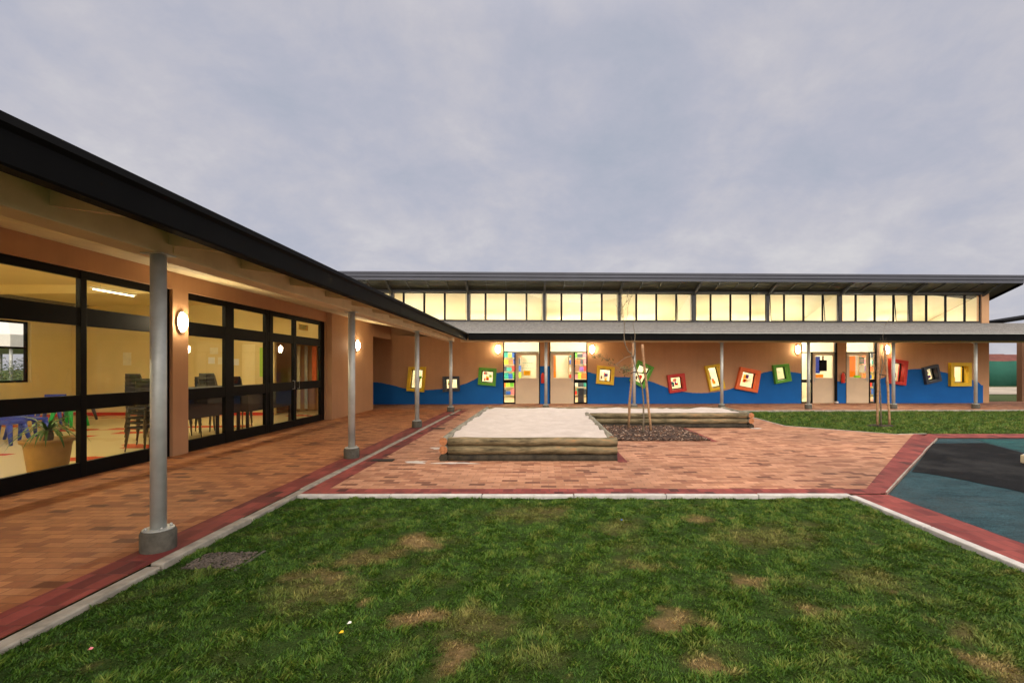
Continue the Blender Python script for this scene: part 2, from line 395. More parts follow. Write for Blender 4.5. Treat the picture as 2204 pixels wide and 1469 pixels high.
# ------------------------------------------------------------------ lawns
DRY = [(900,1160,.26,.9),(800,1188,.22,.55),(760,1200,.14,.5),(705,1235,.16,.6),(650,1238,.14,.5),(885,1318,.14,1),(925,1322,.09,.8),(850,1308,.07,.8),
       (975,1390,.13,.95),(1010,1385,.08,.7),(1455,1328,.15,.9),(1490,1335,.10,.8),(1610,1246,.14,.8),(1505,1116,.2,.7),(2100,1405,.13,.75),(2160,1440,.09,.6),
       (1540,1422,.12,.8),(1030,1330,.25,.35),(1765,1305,.10,.6),(1380,1210,.15,.35),(1880,1240,.3,.3),(680,1262,.3,.3),(1150,1100,.4,.3),(1640,1150,.4,.3),(2075,1350,.12,.4),(1330,1130,.3,.3)]
DP = [(*G(a,b), r, s) for a,b,r,s in DRY]
def fbm(x, y, seed, sc):
    r = np.random.default_rng(seed); v = np.zeros_like(x); amp = 1; tot = 0
    for o in range(5):
        for k in range(5):
            th = r.uniform(0, 6.283); f = sc*(2**o)*r.uniform(.7,1.3)
            v += amp*np.sin((x*math.cos(th)+y*math.sin(th))*f + r.uniform(0,6.283))/5**.5
        tot += amp; amp *= .6
    return v/tot
def dryness(x, y):
    d = np.zeros_like(x); wx = x + .10*fbm(x,y,3,9); wy = y + .10*fbm(x,y,4,9)
    for cx, cy, r, s in DP:
        q = np.hypot(wx-cx, (wy-cy)*1.35)/r
        d = np.maximum(d, .70*s*np.clip((1.25-q)*1.3+.35*fbm(x,y,44,28), 0, 1))
    d = d + .16*np.clip(fbm(x,y,5,7)-.2, 0, 1) + .5*np.clip(fbm(x,y,15,16)-.72, 0, 1)
    return np.clip(d, 0, 1)
t = NT('grass_blade')
at = t.n('ShaderNodeAttribute'); at.attribute_name = 'dry'; rn = t.n('ShaderNodeAttribute'); rn.attribute_name = 'rnd'
g = t.ramp(rn.outputs['Fac'], [(0,(.012,.036,.003)),(.35,(.030,.084,.006)),(.75,(.066,.132,.011)),(1,(.14,.17,.030))])
dd = t.ramp(rn.outputs['Fac'], [(0,(.14,.085,.03)),(.6,(.28,.18,.075)),(1,(.42,.29,.14))])
lum = t.ramp(t.noise(.45, 4), [(.3,(.80,.86,.8)),(.7,(1.2,1.15,1.1))])
t.col(t.mix(1, t.mix(at.outputs['Fac'], g, dd), lum, 'MULTIPLY')); M['blade'] = t.fin(.6, 0, .25)
t = NT('lawn_soil'); at = t.n('ShaderNodeAttribute'); at.attribute_name = 'dry'
a = t.ramp(t.noise(30, 6, rough=.8), [(.3,(.010,.022,.004)),(.7,(.04,.07,.013))]); b = t.ramp(t.noise(25, 6), [(.3,(.12,.075,.035)),(.7,(.30,.19,.10))])
t.col(t.mix(at.outputs['Fac'], a, b)); t.bump(t.noise(60,4), .8, .02); M['lawnsoil'] = t.fin(.95, 0, .1)

def inside(x, y, poly):
    c = np.zeros(x.shape, bool); n = len(poly)
    for i in range(n):
        x1,y1 = poly[i]; x2,y2 = poly[(i+1)%n]
        if y1 == y2: continue
        m = ((y1 > y) != (y2 > y)) & (x < (x2-x1)*(y-y1)/(y2-y1) + x1); c ^= m
    return c
def lawn_ground(name, poly, z, step):
    xs = [p[0] for p in poly]; ys = [p[1] for p in poly]
    nx = int((max(xs)-min(xs))/step)+1; ny = int((max(ys)-min(ys))/step)+1
    gx, gy = np.meshgrid(np.linspace(min(xs),max(xs),nx), np.linspace(min(ys),max(ys),ny))
    gx, gy = gx.ravel(), gy.ravel(); gz = z + .012*fbm(gx,gy,8,3)
    ins = inside(gx, gy, poly)
    mb = MB(); mb.v = list(zip(gx.tolist(), gy.tolist(), gz.tolist()))
    for j in range(ny-1):
        for i in range(nx-1):
            q = (j*nx+i, j*nx+i+1, (j+1)*nx+i+1, (j+1)*nx+i)
            if ins[q[0]] or ins[q[1]] or ins[q[2]] or ins[q[3]]: mb.f.append(q); mb.m.append(0); mb.sm.append(True)
    o = mb.build(name, M['lawnsoil'])
    a = o.data.attributes.new('dry', 'FLOAT', 'POINT'); a.data.foreach_set('value', dryness(gx, gy).astype(np.float32))
    return struct(o)
def blades(name, x, y, z, label, hs=.0165, ws=.0032):
    n = len(x); dr = dryness(x, y)
    keep = NR.random(n) > dr*.60; x, y, dr = x[keep], y[keep], dr[keep]; n = len(x)
    cl = fbm(x, y, 9, 13); cl2 = fbm(x, y, 21, 48)
    h = hs*(.55+.75*NR.random(n))*(1-.55*dr)*(1+.8*cl+.75*cl2); h = np.clip(h, .006, .07)
    th = NR.random(n)*6.283; lean = (.4+.9*NR.random(n)); w = ws*(.7+.6*NR.random(n))
    la = fbm(x,y,30,14)*4.0 + NR.normal(0,1.1,n)
    dx, dy = np.cos(la)*lean*h, np.sin(la)*lean*h
    wx, wy = np.cos(th)*w, np.sin(th)*w; z0 = z + .012*fbm(x,y,8,3) - .004
    v = np.zeros((n,5,3), np.float32)
    v[:,0] = np.stack([x-wx,y-wy,z0],1); v[:,1] = np.stack([x+wx,y+wy,z0],1)
    v[:,2] = np.stack([x+wx*.8+dx*.35,y+wy*.8+dy*.35,z0+h*.6],1); v[:,3] = np.stack([x-wx*.8+dx*.35,y-wy*.8+dy*.35,z0+h*.6],1)
    v[:,4] = np.stack([x+dx,y+dy,z0+h],1)
    me = bpy.data.meshes.new(name); me.vertices.add(n*5); me.vertices.foreach_set('co', v.ravel())
    b = (np.arange(n)*5)[:,None]
    idx = np.concatenate([b+np.array([0,1,2,3]), b+np.array([3,2,4])], 1).astype(np.int32)
    me.loops.add(n*7); me.loops.foreach_set('vertex_index', idx.ravel())
    me.polygons.add(n*2); ls = np.stack([np.arange(n)*7, np.arange(n)*7+4],1).astype(np.int32)
    me.polygons.foreach_set('loop_start', ls.ravel())
    me.update(calc_edges=True)
    for nm, val in (('dry', np.clip(dr*1.35,0,1)), ('rnd', np.clip(.44+.17*NR.normal(0,1,n)+.30*cl+.34*cl2+.030*np.clip(x,-3,4), 0, 1))):
        a = me.attributes.new(nm, 'FLOAT', 'POINT'); a.data.foreach_set('value', np.repeat(val,5).astype(np.float32))
    me.materials.append(M['blade'])
    o = bpy.data.objects.new(name, me); COL.objects.link(o)
    return tag(o, label, 'grass', kind='stuff')
front = [(KX1+.01,-3),(3.49,-3),(3.49,5.29),(KX1+.01,5.29)]
lawn_ground('lawn_ground', front, -.024, .05)
backl = [(6.95,BY(6.9)-.1),(6.85,15.35),(6.34,13.72),(6.26,11.80),(7.18,10.96),(7.92,10.34),(8.57,10.42),(34,10.47),(34,BY(34)-.1)]
lawn_ground('lawn_ground', backl, -.03, .25)
n = 430000
yy = 1.6 + 3.69*NR.random(n)**1.25; xx = KX1+.01 + 6.28*NR.random(n)
m = ~((xx < -2.26) & (yy > 3.44) & (yy < 3.77) & (xx > -2.70))
m &= (np.abs(xx) < yy*1.3 + .3)
blades('lawn_grass', xx[m], yy[m], -.023, 'short patchy green lawn grass with dry brown spots in the foreground')
n = 150000
yy = 10.3 + 6.4*NR.random(n)**1.3; xx = 6.2 + 15*NR.random(n)
m = inside(xx, yy, backl) & (np.hypot(xx-8.75, yy-11.95) > .25)
blades('lawn_grass', xx[m], yy[m], -.03, 'trimmed green lawn grass between the play surface and the classroom walkway', .030, .007)

# gravel inlet in front lawn
mb = MB(); mb.box(-2.70,-2.27,3.44,3.77,-.12,-.038)
o = mb.build('gravel_bed', M['soil']); struct(o)
mb = MB()
def stone(mb, c, r):
    k = 6; vs = []; 
    for j, (rr, zz) in enumerate(((.5,-.5),(1,0),(.6,.55))):
        for i in range(k):
            a = 6.283*i/k + j*.3; q = R.uniform(.75,1.2)
            vs.append((c[0]+math.cos(a)*r*rr*q, c[1]+math.sin(a)*r*rr*q*.85, c[2]+zz*r*.8))
    fs = [(j*k+i, j*k+(i+1)%k, (j+1)*k+(i+1)%k, (j+1)*k+i) for j in range(2) for i in range(k)] + [tuple(range(2*k,3*k))]
    mb.add(vs, fs, 0, True)
for i in range(900): stone(mb, (R.uniform(-2.69,-2.29), R.uniform(3.45,3.76), -.034+R.uniform(-.005,.008)), R.uniform(.007,.015))
tag(mb.build('pebbles', M['pebble']), 'grey pebbles filling a small drain inlet beside the kerb', 'pebbles', kind='stuff')
mb = MB(); mb.box(-2.268,-2.243,3.41,3.79,-.12,-.022)
tag(mb.build('drain_edging', M['conc2'], bevel=.006), 'thin concrete edging around the pebble drain inlet in the lawn', 'edging')

def drain(x, y, L, w, lab):
    t = thing('drain_grate', lab, 'drain', (x,y,.004), 0, 'drain grates along the walkway kerb')
    mb = MB(); mb.box(-L/2,L/2,-w/2,w/2,-.05,.002); mb.build('frame', M['black'], t)
    mb = MB()
    for i in range(9): mb.box(-L/2+.01, L/2-.01, -w/2+w*(i+.25)/9, -w/2+w*(i+.65)/9, .0025, .008)
    mb.build('grate', M['dark'], t)
for (a,b), lab in (((824,990.5),'black drain grate in paving nearest the sandpit front'),((943,922),'black drain grate beside kerb halfway along sandpit'),((978,893),'black drain grate farthest back near the veranda corner')):
    x, y = G(a,b); drain(x, y, .34, .16, lab)

# ------------------------------------------------------------------ sandpit
sp_ = thing('sandpit', 'L-shaped sandpit of stacked weathered round logs filled with pale sand', 'sandpit', (0,9,0))
LR = .068
def log(p0, p1, r=LR, side=False, wet=False):
    p0, p1 = Vector(p0)-Vector((0,9,0)), Vector(p1)-Vector((0,9,0)); n = 10; c = (p0+p1)/2
    pts = []; rr = []
    for i in range(n+1):
        q = p0.lerp(p1, i/n) - c
        if 0 < i < n: q += Vector((R.uniform(-1,1),R.uniform(-1,1),R.uniform(-1,1)))*.005
        pts.append(q); rr.append(r*R.uniform(.94,1.05))
    mb = MB(); mb.tube(pts, rr, 14, 0, True, 1, .02)
    return mb.build('log', [M['logwet' if wet else 'log2' if side else 'log'], M['logwet' if wet else 'logend']], sp_, loc=c)
XL, XM, XR, YF, YI, YBk = -1.54, 1.13, 5.12, 7.37, 11.42, 13.1
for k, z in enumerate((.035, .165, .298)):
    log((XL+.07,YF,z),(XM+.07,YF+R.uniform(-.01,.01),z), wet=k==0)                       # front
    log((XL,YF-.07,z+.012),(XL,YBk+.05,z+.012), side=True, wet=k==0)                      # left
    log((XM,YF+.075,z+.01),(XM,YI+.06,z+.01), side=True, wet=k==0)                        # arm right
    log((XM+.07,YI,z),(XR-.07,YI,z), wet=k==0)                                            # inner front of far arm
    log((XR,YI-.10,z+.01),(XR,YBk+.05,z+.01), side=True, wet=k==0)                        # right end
    log((XL+.07,YBk,z),(XR-.07,YBk,z))                                          # back
mb = MB(); st = .12
gx = np.arange(XL+.02, XR, st); gy = np.arange(YF+.02, YBk, st)
ids = {}
for j, y in enumerate(gy):
    for i, x in enumerate(gx):
        if x > XM and y < YI: continue
        e = min(x-XL, YBk-y, XR-x, (y-YF) if x < XM+.01 else 9, (y-YI) if x > XM else 9)
        zz = .335 + .012*min(1, max(0, e)/.5) + .016*float(fbm(np.array([x]),np.array([y]),6,2.2)[0]) + .020*float(fbm(np.array([x]),np.array([y]),26,5)[0]) + .022*float(fbm(np.array([x]),np.array([y]),16,9)[0]) + R.uniform(-.004,.004)
        ids[(i,j)] = len(mb.v); mb.v.append((x, y-9, zz))
for (i,j), a in ids.items():
    q = [ids.get(k) for k in ((i,j),(i+1,j),(i+1,j+1),(i,j+1))]
    if None not in q: mb.f.append(tuple(q)); mb.m.append(0); mb.sm.append(True)
mb.build('sand', M['sand'], sp_)
def blob(name, cx, cy, rx, ry, m, z=.006, n=40, seed=1, h=.008):
    r = random.Random(seed); ph = [r.uniform(0,6.28) for _ in range(5)]
    mb = MB(); ring = []
    for k in range(n):
        a = 6.283*k/n; q = 1 + sum(.16*math.sin(a*(i+2)+ph[i]) for i in range(5)) + r.uniform(-.08,.08)
        ring.append((cx+math.cos(a)*rx*q, cy+math.sin(a)*ry*q))
    vs = [(x,y,z) for x,y in ring] + [(cx+(x-cx)*.7,cy+(y-cy)*.7,z+h) for x,y in ring] + [(cx,cy,z+h*1.2)]
    mb.add(vs, [(k,(k+1)%n,n+(k+1)%n,n+k) for k in range(n)] + [(n+k,n+(k+1)%n,2*n) for k in range(n)], 0, True)
    return mb.build(name, m)
for i, (cx,cy,rx,ry,lab) in enumerate(((-1.35,7.12,.28,.05,'pale spilled sand along the foot of the front sandpit logs'),(-1.85,8.45,.15,.10,'pale spilled sand beside the left sandpit logs'),(-1.95,7.2,.16,.09,'faint sand spill on paving left of the sandpit corner'),(5.2,11.22,.14,.06,'pale spilled sand at the right end of the sandpit logs'))):
    tag(blob('spilled_sand', cx, cy, rx, ry, M['sand'], seed=i+3), lab, 'sand', kind='stuff')

# tree pit
mb = MB(); x0,x1,y0,y1 = 1.22,3.40,9.33,11.33; nx, ny = 36, 34
for j in range(ny+1):
    for i in range(nx+1):
        x = x0+(x1-x0)*i/nx; y = y0+(y1-y0)*j/ny; e = min(i, nx-i, j, ny-j)/4
        mb.v.append((x, y, .006+.05*min(1,e)*(1+R.uniform(-.3,.3)) + (R.uniform(0,.012) if e else 0)))
for j in range(ny):
    for i in range(nx): a = j*(nx+1)+i; mb.f.append((a,a+1,a+nx+2,a+nx+1)); mb.m.append(0); mb.sm.append(True)
struct(mb.build('mulch_bed', M['mulch']))
mb = MB()
for i in range(3600):
    x, y = R.uniform(x0+.03,x1-.02)+(R.gauss(0,.07) if R.random()<.12 else 0), R.uniform(y0-.03,y1-.03)-(abs(R.gauss(0,.09)) if R.random()<.12 else 0); x = max(x, x0); z = .055 if x1-x > .2 and y-y0 > .2 else .025
    a = R.uniform(0,6.28); L = R.uniform(.02,.075); p = Vector((x,y,z+R.uniform(-.01,.02)))
    d = Vector((math.cos(a),math.sin(a),R.uniform(-.5,.5)))*L/2
    mb.obox(p-d, p+d, R.uniform(.010,.030), R.uniform(.003,.010), R.choice((0,0,1,1,2,3)))
tag(mb.build('bark_mulch', [M['chip'], M['mulch'], M['p_brown'], M['chipl']]), 'dark bark mulch chips covering the tree pit beside the sandpit', 'mulch', kind='stuff')

# ------------------------------------------------------------------ saplings
def leafset(mb, c, n, spread, size, mi=0):
    for i in range(n):
        p = Vector(c)+Vector([R.gauss(0,s) for s in spread]); a = R.uniform(0,6.28); s = size*R.uniform(.6,1.3)
        d = Vector((math.cos(a),math.sin(a),R.uniform(-.7,.3))).normalized(); q = d.cross(Vector((R.uniform(-.5,.5),R.uniform(-.5,.5),1))).normalized()
        mb.add([p-d*s, p+q*s*.3-d*.1*s, p+d*s, p-q*s*.3-d*.1*s], [(0,1,2,3)], mi)
def tree(label, base, trunk, branches, leaves, leaflab=None):
    b = Vector(base); t = thing('sapling', label, 'tree', b)
    mb = MB(); mb.tube([Vector(p)-b for p, r in trunk], [r for p, r in trunk], 8, jit=.08); tr = mb.build('trunk', M['bark'], t)
    for br in branches:
        mb = MB(); mb.tube([Vector(p)-b for p, r in br], [r for p, r in br], 6, jit=.1)
        for q in range(2*len(br)):
            i = R.randrange(1, len(br)); p = Vector(br[i][0])-b; d = (Vector(br[i][0])-Vector(br[i-1][0])).normalized()
            d = (d+Vector((R.uniform(-.9,.9),R.uniform(-.9,.9),R.uniform(-.1,.7)))).normalized(); L = R.uniform(.08,.26); pts = [p]
            for k in range(4): d = (d+Vector((R.uniform(-.25,.25),R.uniform(-.25,.25),.12))).normalized(); pts.append(pts[-1]+d*L/4)
            mb.tube(pts, [.0032,.0028,.0022,.0018,.0012], 5)
        mb.build('branch', M['bark'], t)
    mb = MB()
    for c, n, sprd, sz in leaves: leafset(mb, Vector(c)-b, n, sprd, sz)
    mb.build('leaves', M['leaf'], t)
    return t
def stake(p0, p1, lab, grp, r=.028):
    p0, p1 = Vector(p0), Vector(p1); d = p1-p0
    mb = MB(); n = 7
    mb.tube([d*(i/n)+Vector((R.uniform(-1,1),R.uniform(-1,1),0))*.008 for i in range(n+1)], [r*R.uniform(.85,1.1) for i in range(n+1)], 9, jit=.08)
    return tag(mb.build('tree_stake', M['stake'], loc=p0), lab, 'stake', grp)
Yt = 10.1
tr = [(W(1384,938,Yt), .022),(W(1385,900,Yt),.020),(W(1385,860,Yt),.018),(W(1382,832,Yt),.017),(W(1374,808,Yt),.016),(W(1367,788,Yt),.016),(W(1363,772,Yt),.015)]
w = lambda a,b,r,y=Yt: (W(a,b,y), r)
tree('thin young sapling with bare forked twigs tied between two stakes in the mulch bed', W(1384,938,Yt), tr, [
    [w(1363,772,.013),w(1360,762,.011),w(1352,755,.010),w(1346,742,.009),w(1343,722,.008),w(1344,700,.007),w(1341,685,.006),w(1340,662,.005),w(1337,640,.003)],
    [w(1363,772,.013),w(1366,760,.011),w(1365,745,.010),w(1367,722,.008),w(1363,700,.005),w(1365,690,.003)],
    [w(1344,700,.005),w(1350,680,.004),w(1352,655,.003),w(1358,640,.002)],
    [w(1341,685,.005),w(1334,668,.003),w(1331,650,.002)],
    [w(1340,662,.004),w(1347,652,.003),w(1350,640,.002)],
    [w(1361,765,.008),w(1345,770,.006,9.9),w(1325,785,.005,9.7),w(1308,776,.004,9.6),w(1290,765,.003,9.5),w(1281,764,.002,9.4)],
    [w(1366,788,.008),w(1355,795,.006),w(1345,796,.004),w(1334,790,.002)]],
    [(W(1290,767,9.5),45,(.07,.08,.025),.035),(W(1305,775,9.6),35,(.06,.08,.025),.035),(W(1318,782,9.7),16,(.05,.06,.02),.03),
     (W(1345,796,Yt),110,(.07,.08,.045),.035),(W(1352,792,Yt),40,(.05,.06,.05),.03),(W(1341,690,Yt),22,(.04,.04,.10),.025),(W(1345,655,Yt),24,(.06,.05,.10),.022),(W(1366,735,Yt),10,(.03,.03,.09),.02)])
stake(W(1352,920,10.95), W(1364,738,10.6), 'left wooden stake of the sapling in the mulch bed', 'stakes of the mulch bed sapling')
stake(W(1401,930,10.4), W(1383,741,10.2), 'right leaning wooden stake of the sapling in the mulch bed', 'stakes of the mulch bed sapling')
def tie(pts, lab):
    mb = MB(); c = Vector(pts[0]); mb.tube([Vector(p)-c for p in pts], .011, 8); tag(mb.build('tree_tie', M['tie'], loc=c), lab, 'tie')
tie([W(1358,802,10.72),W(1366,800,10.5),W(1372,801,10.15),W(1386,803,10.15),W(1391,803,10.26)], 'black rubber tie holding the mulch bed sapling between its stakes')
Yq = 11.9
w2 = lambda a,b,r: (W(a,b,Yq), r)
tree('thin bare sapling between two stakes on the back lawn', W(1896,914,Yq), [w2(1896,914,.018),w2(1896,880,.016),w2(1895,850,.015),w2(1893,820,.013),w2(1897,800,.011),w2(1899,780,.009),w2(1898,765,.007)], [
    [w2(1893,820,.007),w2(1885,795,.005),w2(1880,775,.003),w2(1877,758,.002)],[w2(1898,765,.006),w2(1902,745,.005),w2(1900,722,.003),w2(1905,700,.002)],
    [w2(1897,800,.006),w2(1903,785,.004),w2(1905,770,.002)]],
    [(W(1878,765,Yq),20,(.05,.05,.08),.028),(W(1900,770,Yq),16,(.06,.06,.1),.025),(W(1896,820,Yq),10,(.05,.05,.1),.025),(W(1893,852,Yq),8,(.03,.03,.06),.025)])
stake(W(1889,914,11.85), W(1890,738,11.85), 'left upright wooden stake of the sapling on the back lawn', 'stakes of the back lawn sapling')
stake(W(1915,913,11.9), W(1905,744,12.0), 'right wooden stake of the sapling on the back lawn', 'stakes of the back lawn sapling')
tie([W(1889,805,11.88),W(1898,806,11.9),W(1908,808,11.98)], 'black rubber tie holding the back lawn sapling')
tag(blob('soil_ring', 8.75, 11.95, .36, .22, M['soil'], z=-.02, h=.02, seed=9), 'bare dark soil ring around the back lawn sapling', 'soil', kind='stuff')

# ------------------------------------------------------------------ veranda posts
def post(x, y, top, label, base=.17, first=[]):
    if first and abs(first[0]['top']-top) < 1e-6:
        return dup(first[0], (x,y,0), 0, label)
    t = thing('veranda_post', label, 'post', (x,y,0), 0, 'galvanised veranda posts'); t['top'] = top
    mb = MB(); mb.lathe([(.054,base),(.054,top-.012)], 28); mb.build('pole', M['galv'], t)
    mb = MB(); mb.lathe([(.118,-.05),(.120,.05),(.121,base-.03),(.114,base-.012),(.112,base-.006)], 28); mb.build('concrete_footing', M['conc2'], t, bevel=.004)
    mb = MB(); mb.lathe([(.105,base-.0055),(.105,base+.003)], 24); 
    for k in range(4):
        a = .9+k*math.pi/2; mb.lathe([(.011,base+.0035),(.011,base+.018),(.007,base+.024)], 6, (math.cos(a)*.082, math.sin(a)*.082, 0))
    mb.build('base_plate', M['galv'], t)
    mb = MB(); mb.box(-.09,.09,-.07,.07,top-.011,top-.001); mb.build('cap_plate', M['galv'], t)
    first.insert(0, t); return t
PT = 2.38
for (x,y), lab in zip(((-3.09,3.75),(-3.09,7.57),(-3.07,11.48),(-3.03,15.55)),
    ('large galvanised post nearest the viewer, standing on a round concrete footing at the lawn kerb','second galvanised post from the viewer, beside the wall lamp left of the passage',
     'galvanised post in front of the yellow tilted window at the far left','galvanised post at the inner corner in front of the slate tilted window')): post(x, y, PT, lab)
for px, lab in ((1175,'galvanised post between the two left classroom doors'),(1365,'galvanised post behind the sapling in the mulch bed'),(1553.5,'galvanised post beside the yellow tilted window in the middle of the mural'),
                (1740,'galvanised post in front of the door with the black notice'),(1923,'galvanised post beside the red tilted window right of the doors'),(2100,'galvanised post farthest right beside the large yellow window')):
    p = BW(UB(px,-2.62), -2.62); post(p.x, p.y, PT, lab)

# ------------------------------------------------------------------ wall lamps
M['lamp'] = emis('lamp_glow', (1.0,.80,.50), 210.0)
def lamp(loc, rz, label):
    t = thing('wall_lamp', label, 'lamp', loc, rz, 'oval bulkhead lamps on the walls')
    def ell(y0, y1, rx, rzz, n=28):
        mb = MB(); k = 7; vs = []
        for i in range(k+1):
            a = i/k*math.pi/2; s = math.cos(a); y = y0-(y0-y1)*math.sin(a)
            for j in range(n):
                q = 6.283*j/n; cx = math.copysign(abs(math.cos(q))**.92, math.cos(q)); cz = math.copysign(abs(math.sin(q))**.92, math.sin(q))
                vs.append((cx*rx*max(s,.02), y, cz*rzz*max(s,.02)))
        mb.add(vs, [(i*n+j,i*n+(j+1)%n,(i+1)*n+(j+1)%n,(i+1)*n+j) for i in range(k) for j in range(n)] + [tuple(range(k*n,k*n+n))], 0, True)
        return mb
    ell(-.022, -.10, .080, .155).build('diffuser', M['lamp'], t)
    mb = MB(); n = 28; vs = []
    for y in (-.001, -.028):
        for j in range(n):
            q = 6.283*j/n; vs.append((math.cos(q)*.100, y, math.sin(q)*.176))
    mb.add(vs, [(j,(j+1)%n,n+(j+1)%n,n+j) for j in range(n)] + [tuple(range(n)), tuple(range(2*n-1,n-1,-1))]); mb.build('housing', M['white'], t)
    return t
l0 = lamp((-6.098, 7.86, 2.24), math.pi/2, 'glowing oval wall lamp on the narrow pillar between the hall windows')
dup(l0, (-5.948, 14.95, 2.19), math.pi/2, 'glowing oval wall lamp on the tan pier behind the second post')
for px, lab in ((1072,'glowing oval wall lamp above the green tilted window left of the leftmost door'),(1274,'glowing oval wall lamp right of the second door'),
                (1716,'glowing oval wall lamp left of the door with the black notice'),(1908,'glowing oval wall lamp behind the back lawn sapling')):
    dup(l0, BW(UB(px), -.002, 2.235), A, lab)

# ------------------------------------------------------------------ classroom building (back)
CB = thing('classroom_building', 'long tan classroom block with a blue wave mural, tilted coloured windows and lit clerestory', 'building', (0,Y0,0), A)
SILL, HEAD, DH = 3.385, 4.56, 2.64
uL, uR = -13.0, UB(2129)
doors = [(1082.7,1162.5),(1182.5,1264.7),(1724.3,1801.0),(1820.5,1888.0)]
du = [(UB(a), UB(b)) for a, b in doors]
uP = UB(2113)
outer = [(uL,-.06)]
for a, b in du: outer += [(a,-.06),(a,DH),(b,DH),(b,-.06)]
outer += [(uR,-.06),(uR,4.62),(uP,4.62),(uP,SILL-.05),(uL,SILL-.05)]
FP = -.15
WIN = [('yellow',[(879,789),(916,789),(912,843.5),(874,841)],'yellow tilted window surround farthest left'),
 ('slate',[(952,810),(988,809),(989,841),(953,843)],'slate grey tilted window surround behind the corner post'),
 ('green',[(1030.5,790.3),(1068.7,792.6),(1066.4,830.8),(1028.2,827.4)],'green tilted window surround left of the leftmost door'),
 ('yellow',[(1286,785.7),(1323.6,789.8),(1321,828.4),(1283.4,825)],'yellow tilted window surround right of the second door'),
 ('green',[(1374.8,774.5),(1408.5,790.2),(1387,836),(1355.7,819.4)],'steeply tilted green window surround behind the sapling'),
 ('red',[(1436.5,807),(1473.7,802.5),(1478.6,840.7),(1442.2,846)],'red tilted window surround in the dip of the wave'),
 ('yellow',[(1517.5,787.5),(1549,782.3),(1562.4,835),(1529.8,841.8)],'tall yellow tilted window surround beside a post'),
 ('orange',[(1595,789),(1638.8,798),(1631,845),(1583.3,836)],'large orange tilted window surround'),
 ('green',[(1664.7,785.6),(1698.3,782.3),(1705,819.3),(1670.2,826)],'green tilted window surround left of the right hand lamp'),
 ('red',[(1918,771),(1956,776.6),(1950.6,829.4),(1912,824)],'red tilted window surround beside the back lawn sapling'),
 ('slate',[(1989,791),(2020.3,783.4),(2028.2,819.3),(1995.6,827.2)],'slate grey tilted window surround near the right end'),
 ('yellow',[(2047.3,780),(2092,780),(2092,830.6),(2047.3,831)],'large upright yellow window surround at the right end')]
def inset(q, d):
    n = len(q); out = []
    c = (sum(a for a,_ in q)/n, sum(b for _,b in q)/n)
    for i in range(n):
        p, a, b = Vector(q[i]), Vector(q[i-1]), Vector(q[(i+1)%n])
        e1 = (a-p).normalized(); e2 = (b-p).normalized(); s = abs(e1.x*e2.y-e1.y*e2.x)
        out.append(tuple(p + (e1+e2)*(d/s)))
    return out
def ring(mb, qo, qi, y0, y1, mi=0):
    n = 4; vs = [(a,y0,b) for a,b in qo]+[(a,y0,b) for a,b in qi]+[(a,y1,b) for a,b in qo]+[(a,y1,b) for a,b in qi]
    fs = []
    for i in range(4):
        j = (i+1)%4
        fs += [(i,j,4+j,4+i),(8+i,12+i,12+j,8+j),(i,8+i,8+j,j),(4+i,4+j,12+j,12+i)]
    mb.add(vs, fs, mi)
holes = []; wins = []
for colr, pq, lab in WIN:
    q = [(UB(a,FP), ZB(b,a,FP)) for a,b in pq]
    wid = min((Vector(q[0])-Vector(q[1])).length, (Vector(q[1])-Vector(q[2])).length)
    qi = inset(q, wid*.16); qh = inset(qi, -.012)
    holes.append(qh); wins.append((colr, q, qi, qh, lab))
mb = wall_mesh(outer, holes, 0, .22, lambda a,t,b: (a,t,b)); mb.build('wall', M['mural'], CB)
cols = ['yellow','red','green','orange','blue','white','teal','pink','brown','lime','purple','white']
for wi, (colr, q, qi, qh, lab) in enumerate(wins):
    mb = MB(); ring(mb, q, qi, FP, -.001); ring(mb, inset(qh,.0005), qi, -.0005, .215)
    wo = mb.build('window', M['p_'+colr], CB, bevel=.004); wo['label'] = lab
    mb = MB(); ring(mb, inset(qi,.0015), inset(qi,.032), .07, .11); mb.build('frame', M['black'], wo)
    qq = inset(qi,.033); mb = MB(); mb.add([(a,.09,b) for a,b in qq], [(0,1,2,3)]); mb.build('pane', M['glassb'], wo)
    cx = sum(a for a,_ in qi)/4; cz = sum(b for _,b in qi)/4; e1 = Vector(qi[1])-Vector(qi[0]); e2 = Vector(qi[3])-Vector(qi[0])
    RR = random.Random(wi*5+2)
    for k in range({8:1,11:2,4:3}.get(wi,7)):
        s, tt = RR.uniform(.12,.62), RR.uniform(.30 if wi in (8,11) else .1,.7); ww, hh = RR.uniform(.10,.28), RR.uniform(.12,.26)
        p = Vector(qi[0])+e1*s+e2*tt; yb = .13+.004*k
        pts = [p, p+e1*ww, p+e1*ww+e2*hh, p+e2*hh]
        mb = MB(); mb.add([(v.x,yb,v.y) for v in pts]+[(v.x,yb+.002,v.y) for v in pts], [(0,1,2,3),(7,6,5,4),(0,4,5,1),(1,5,6,2),(2,6,7,3),(3,7,4,0)])
        mb.build('craft_paper', M['t_'+RR.choice(cols)], wo)

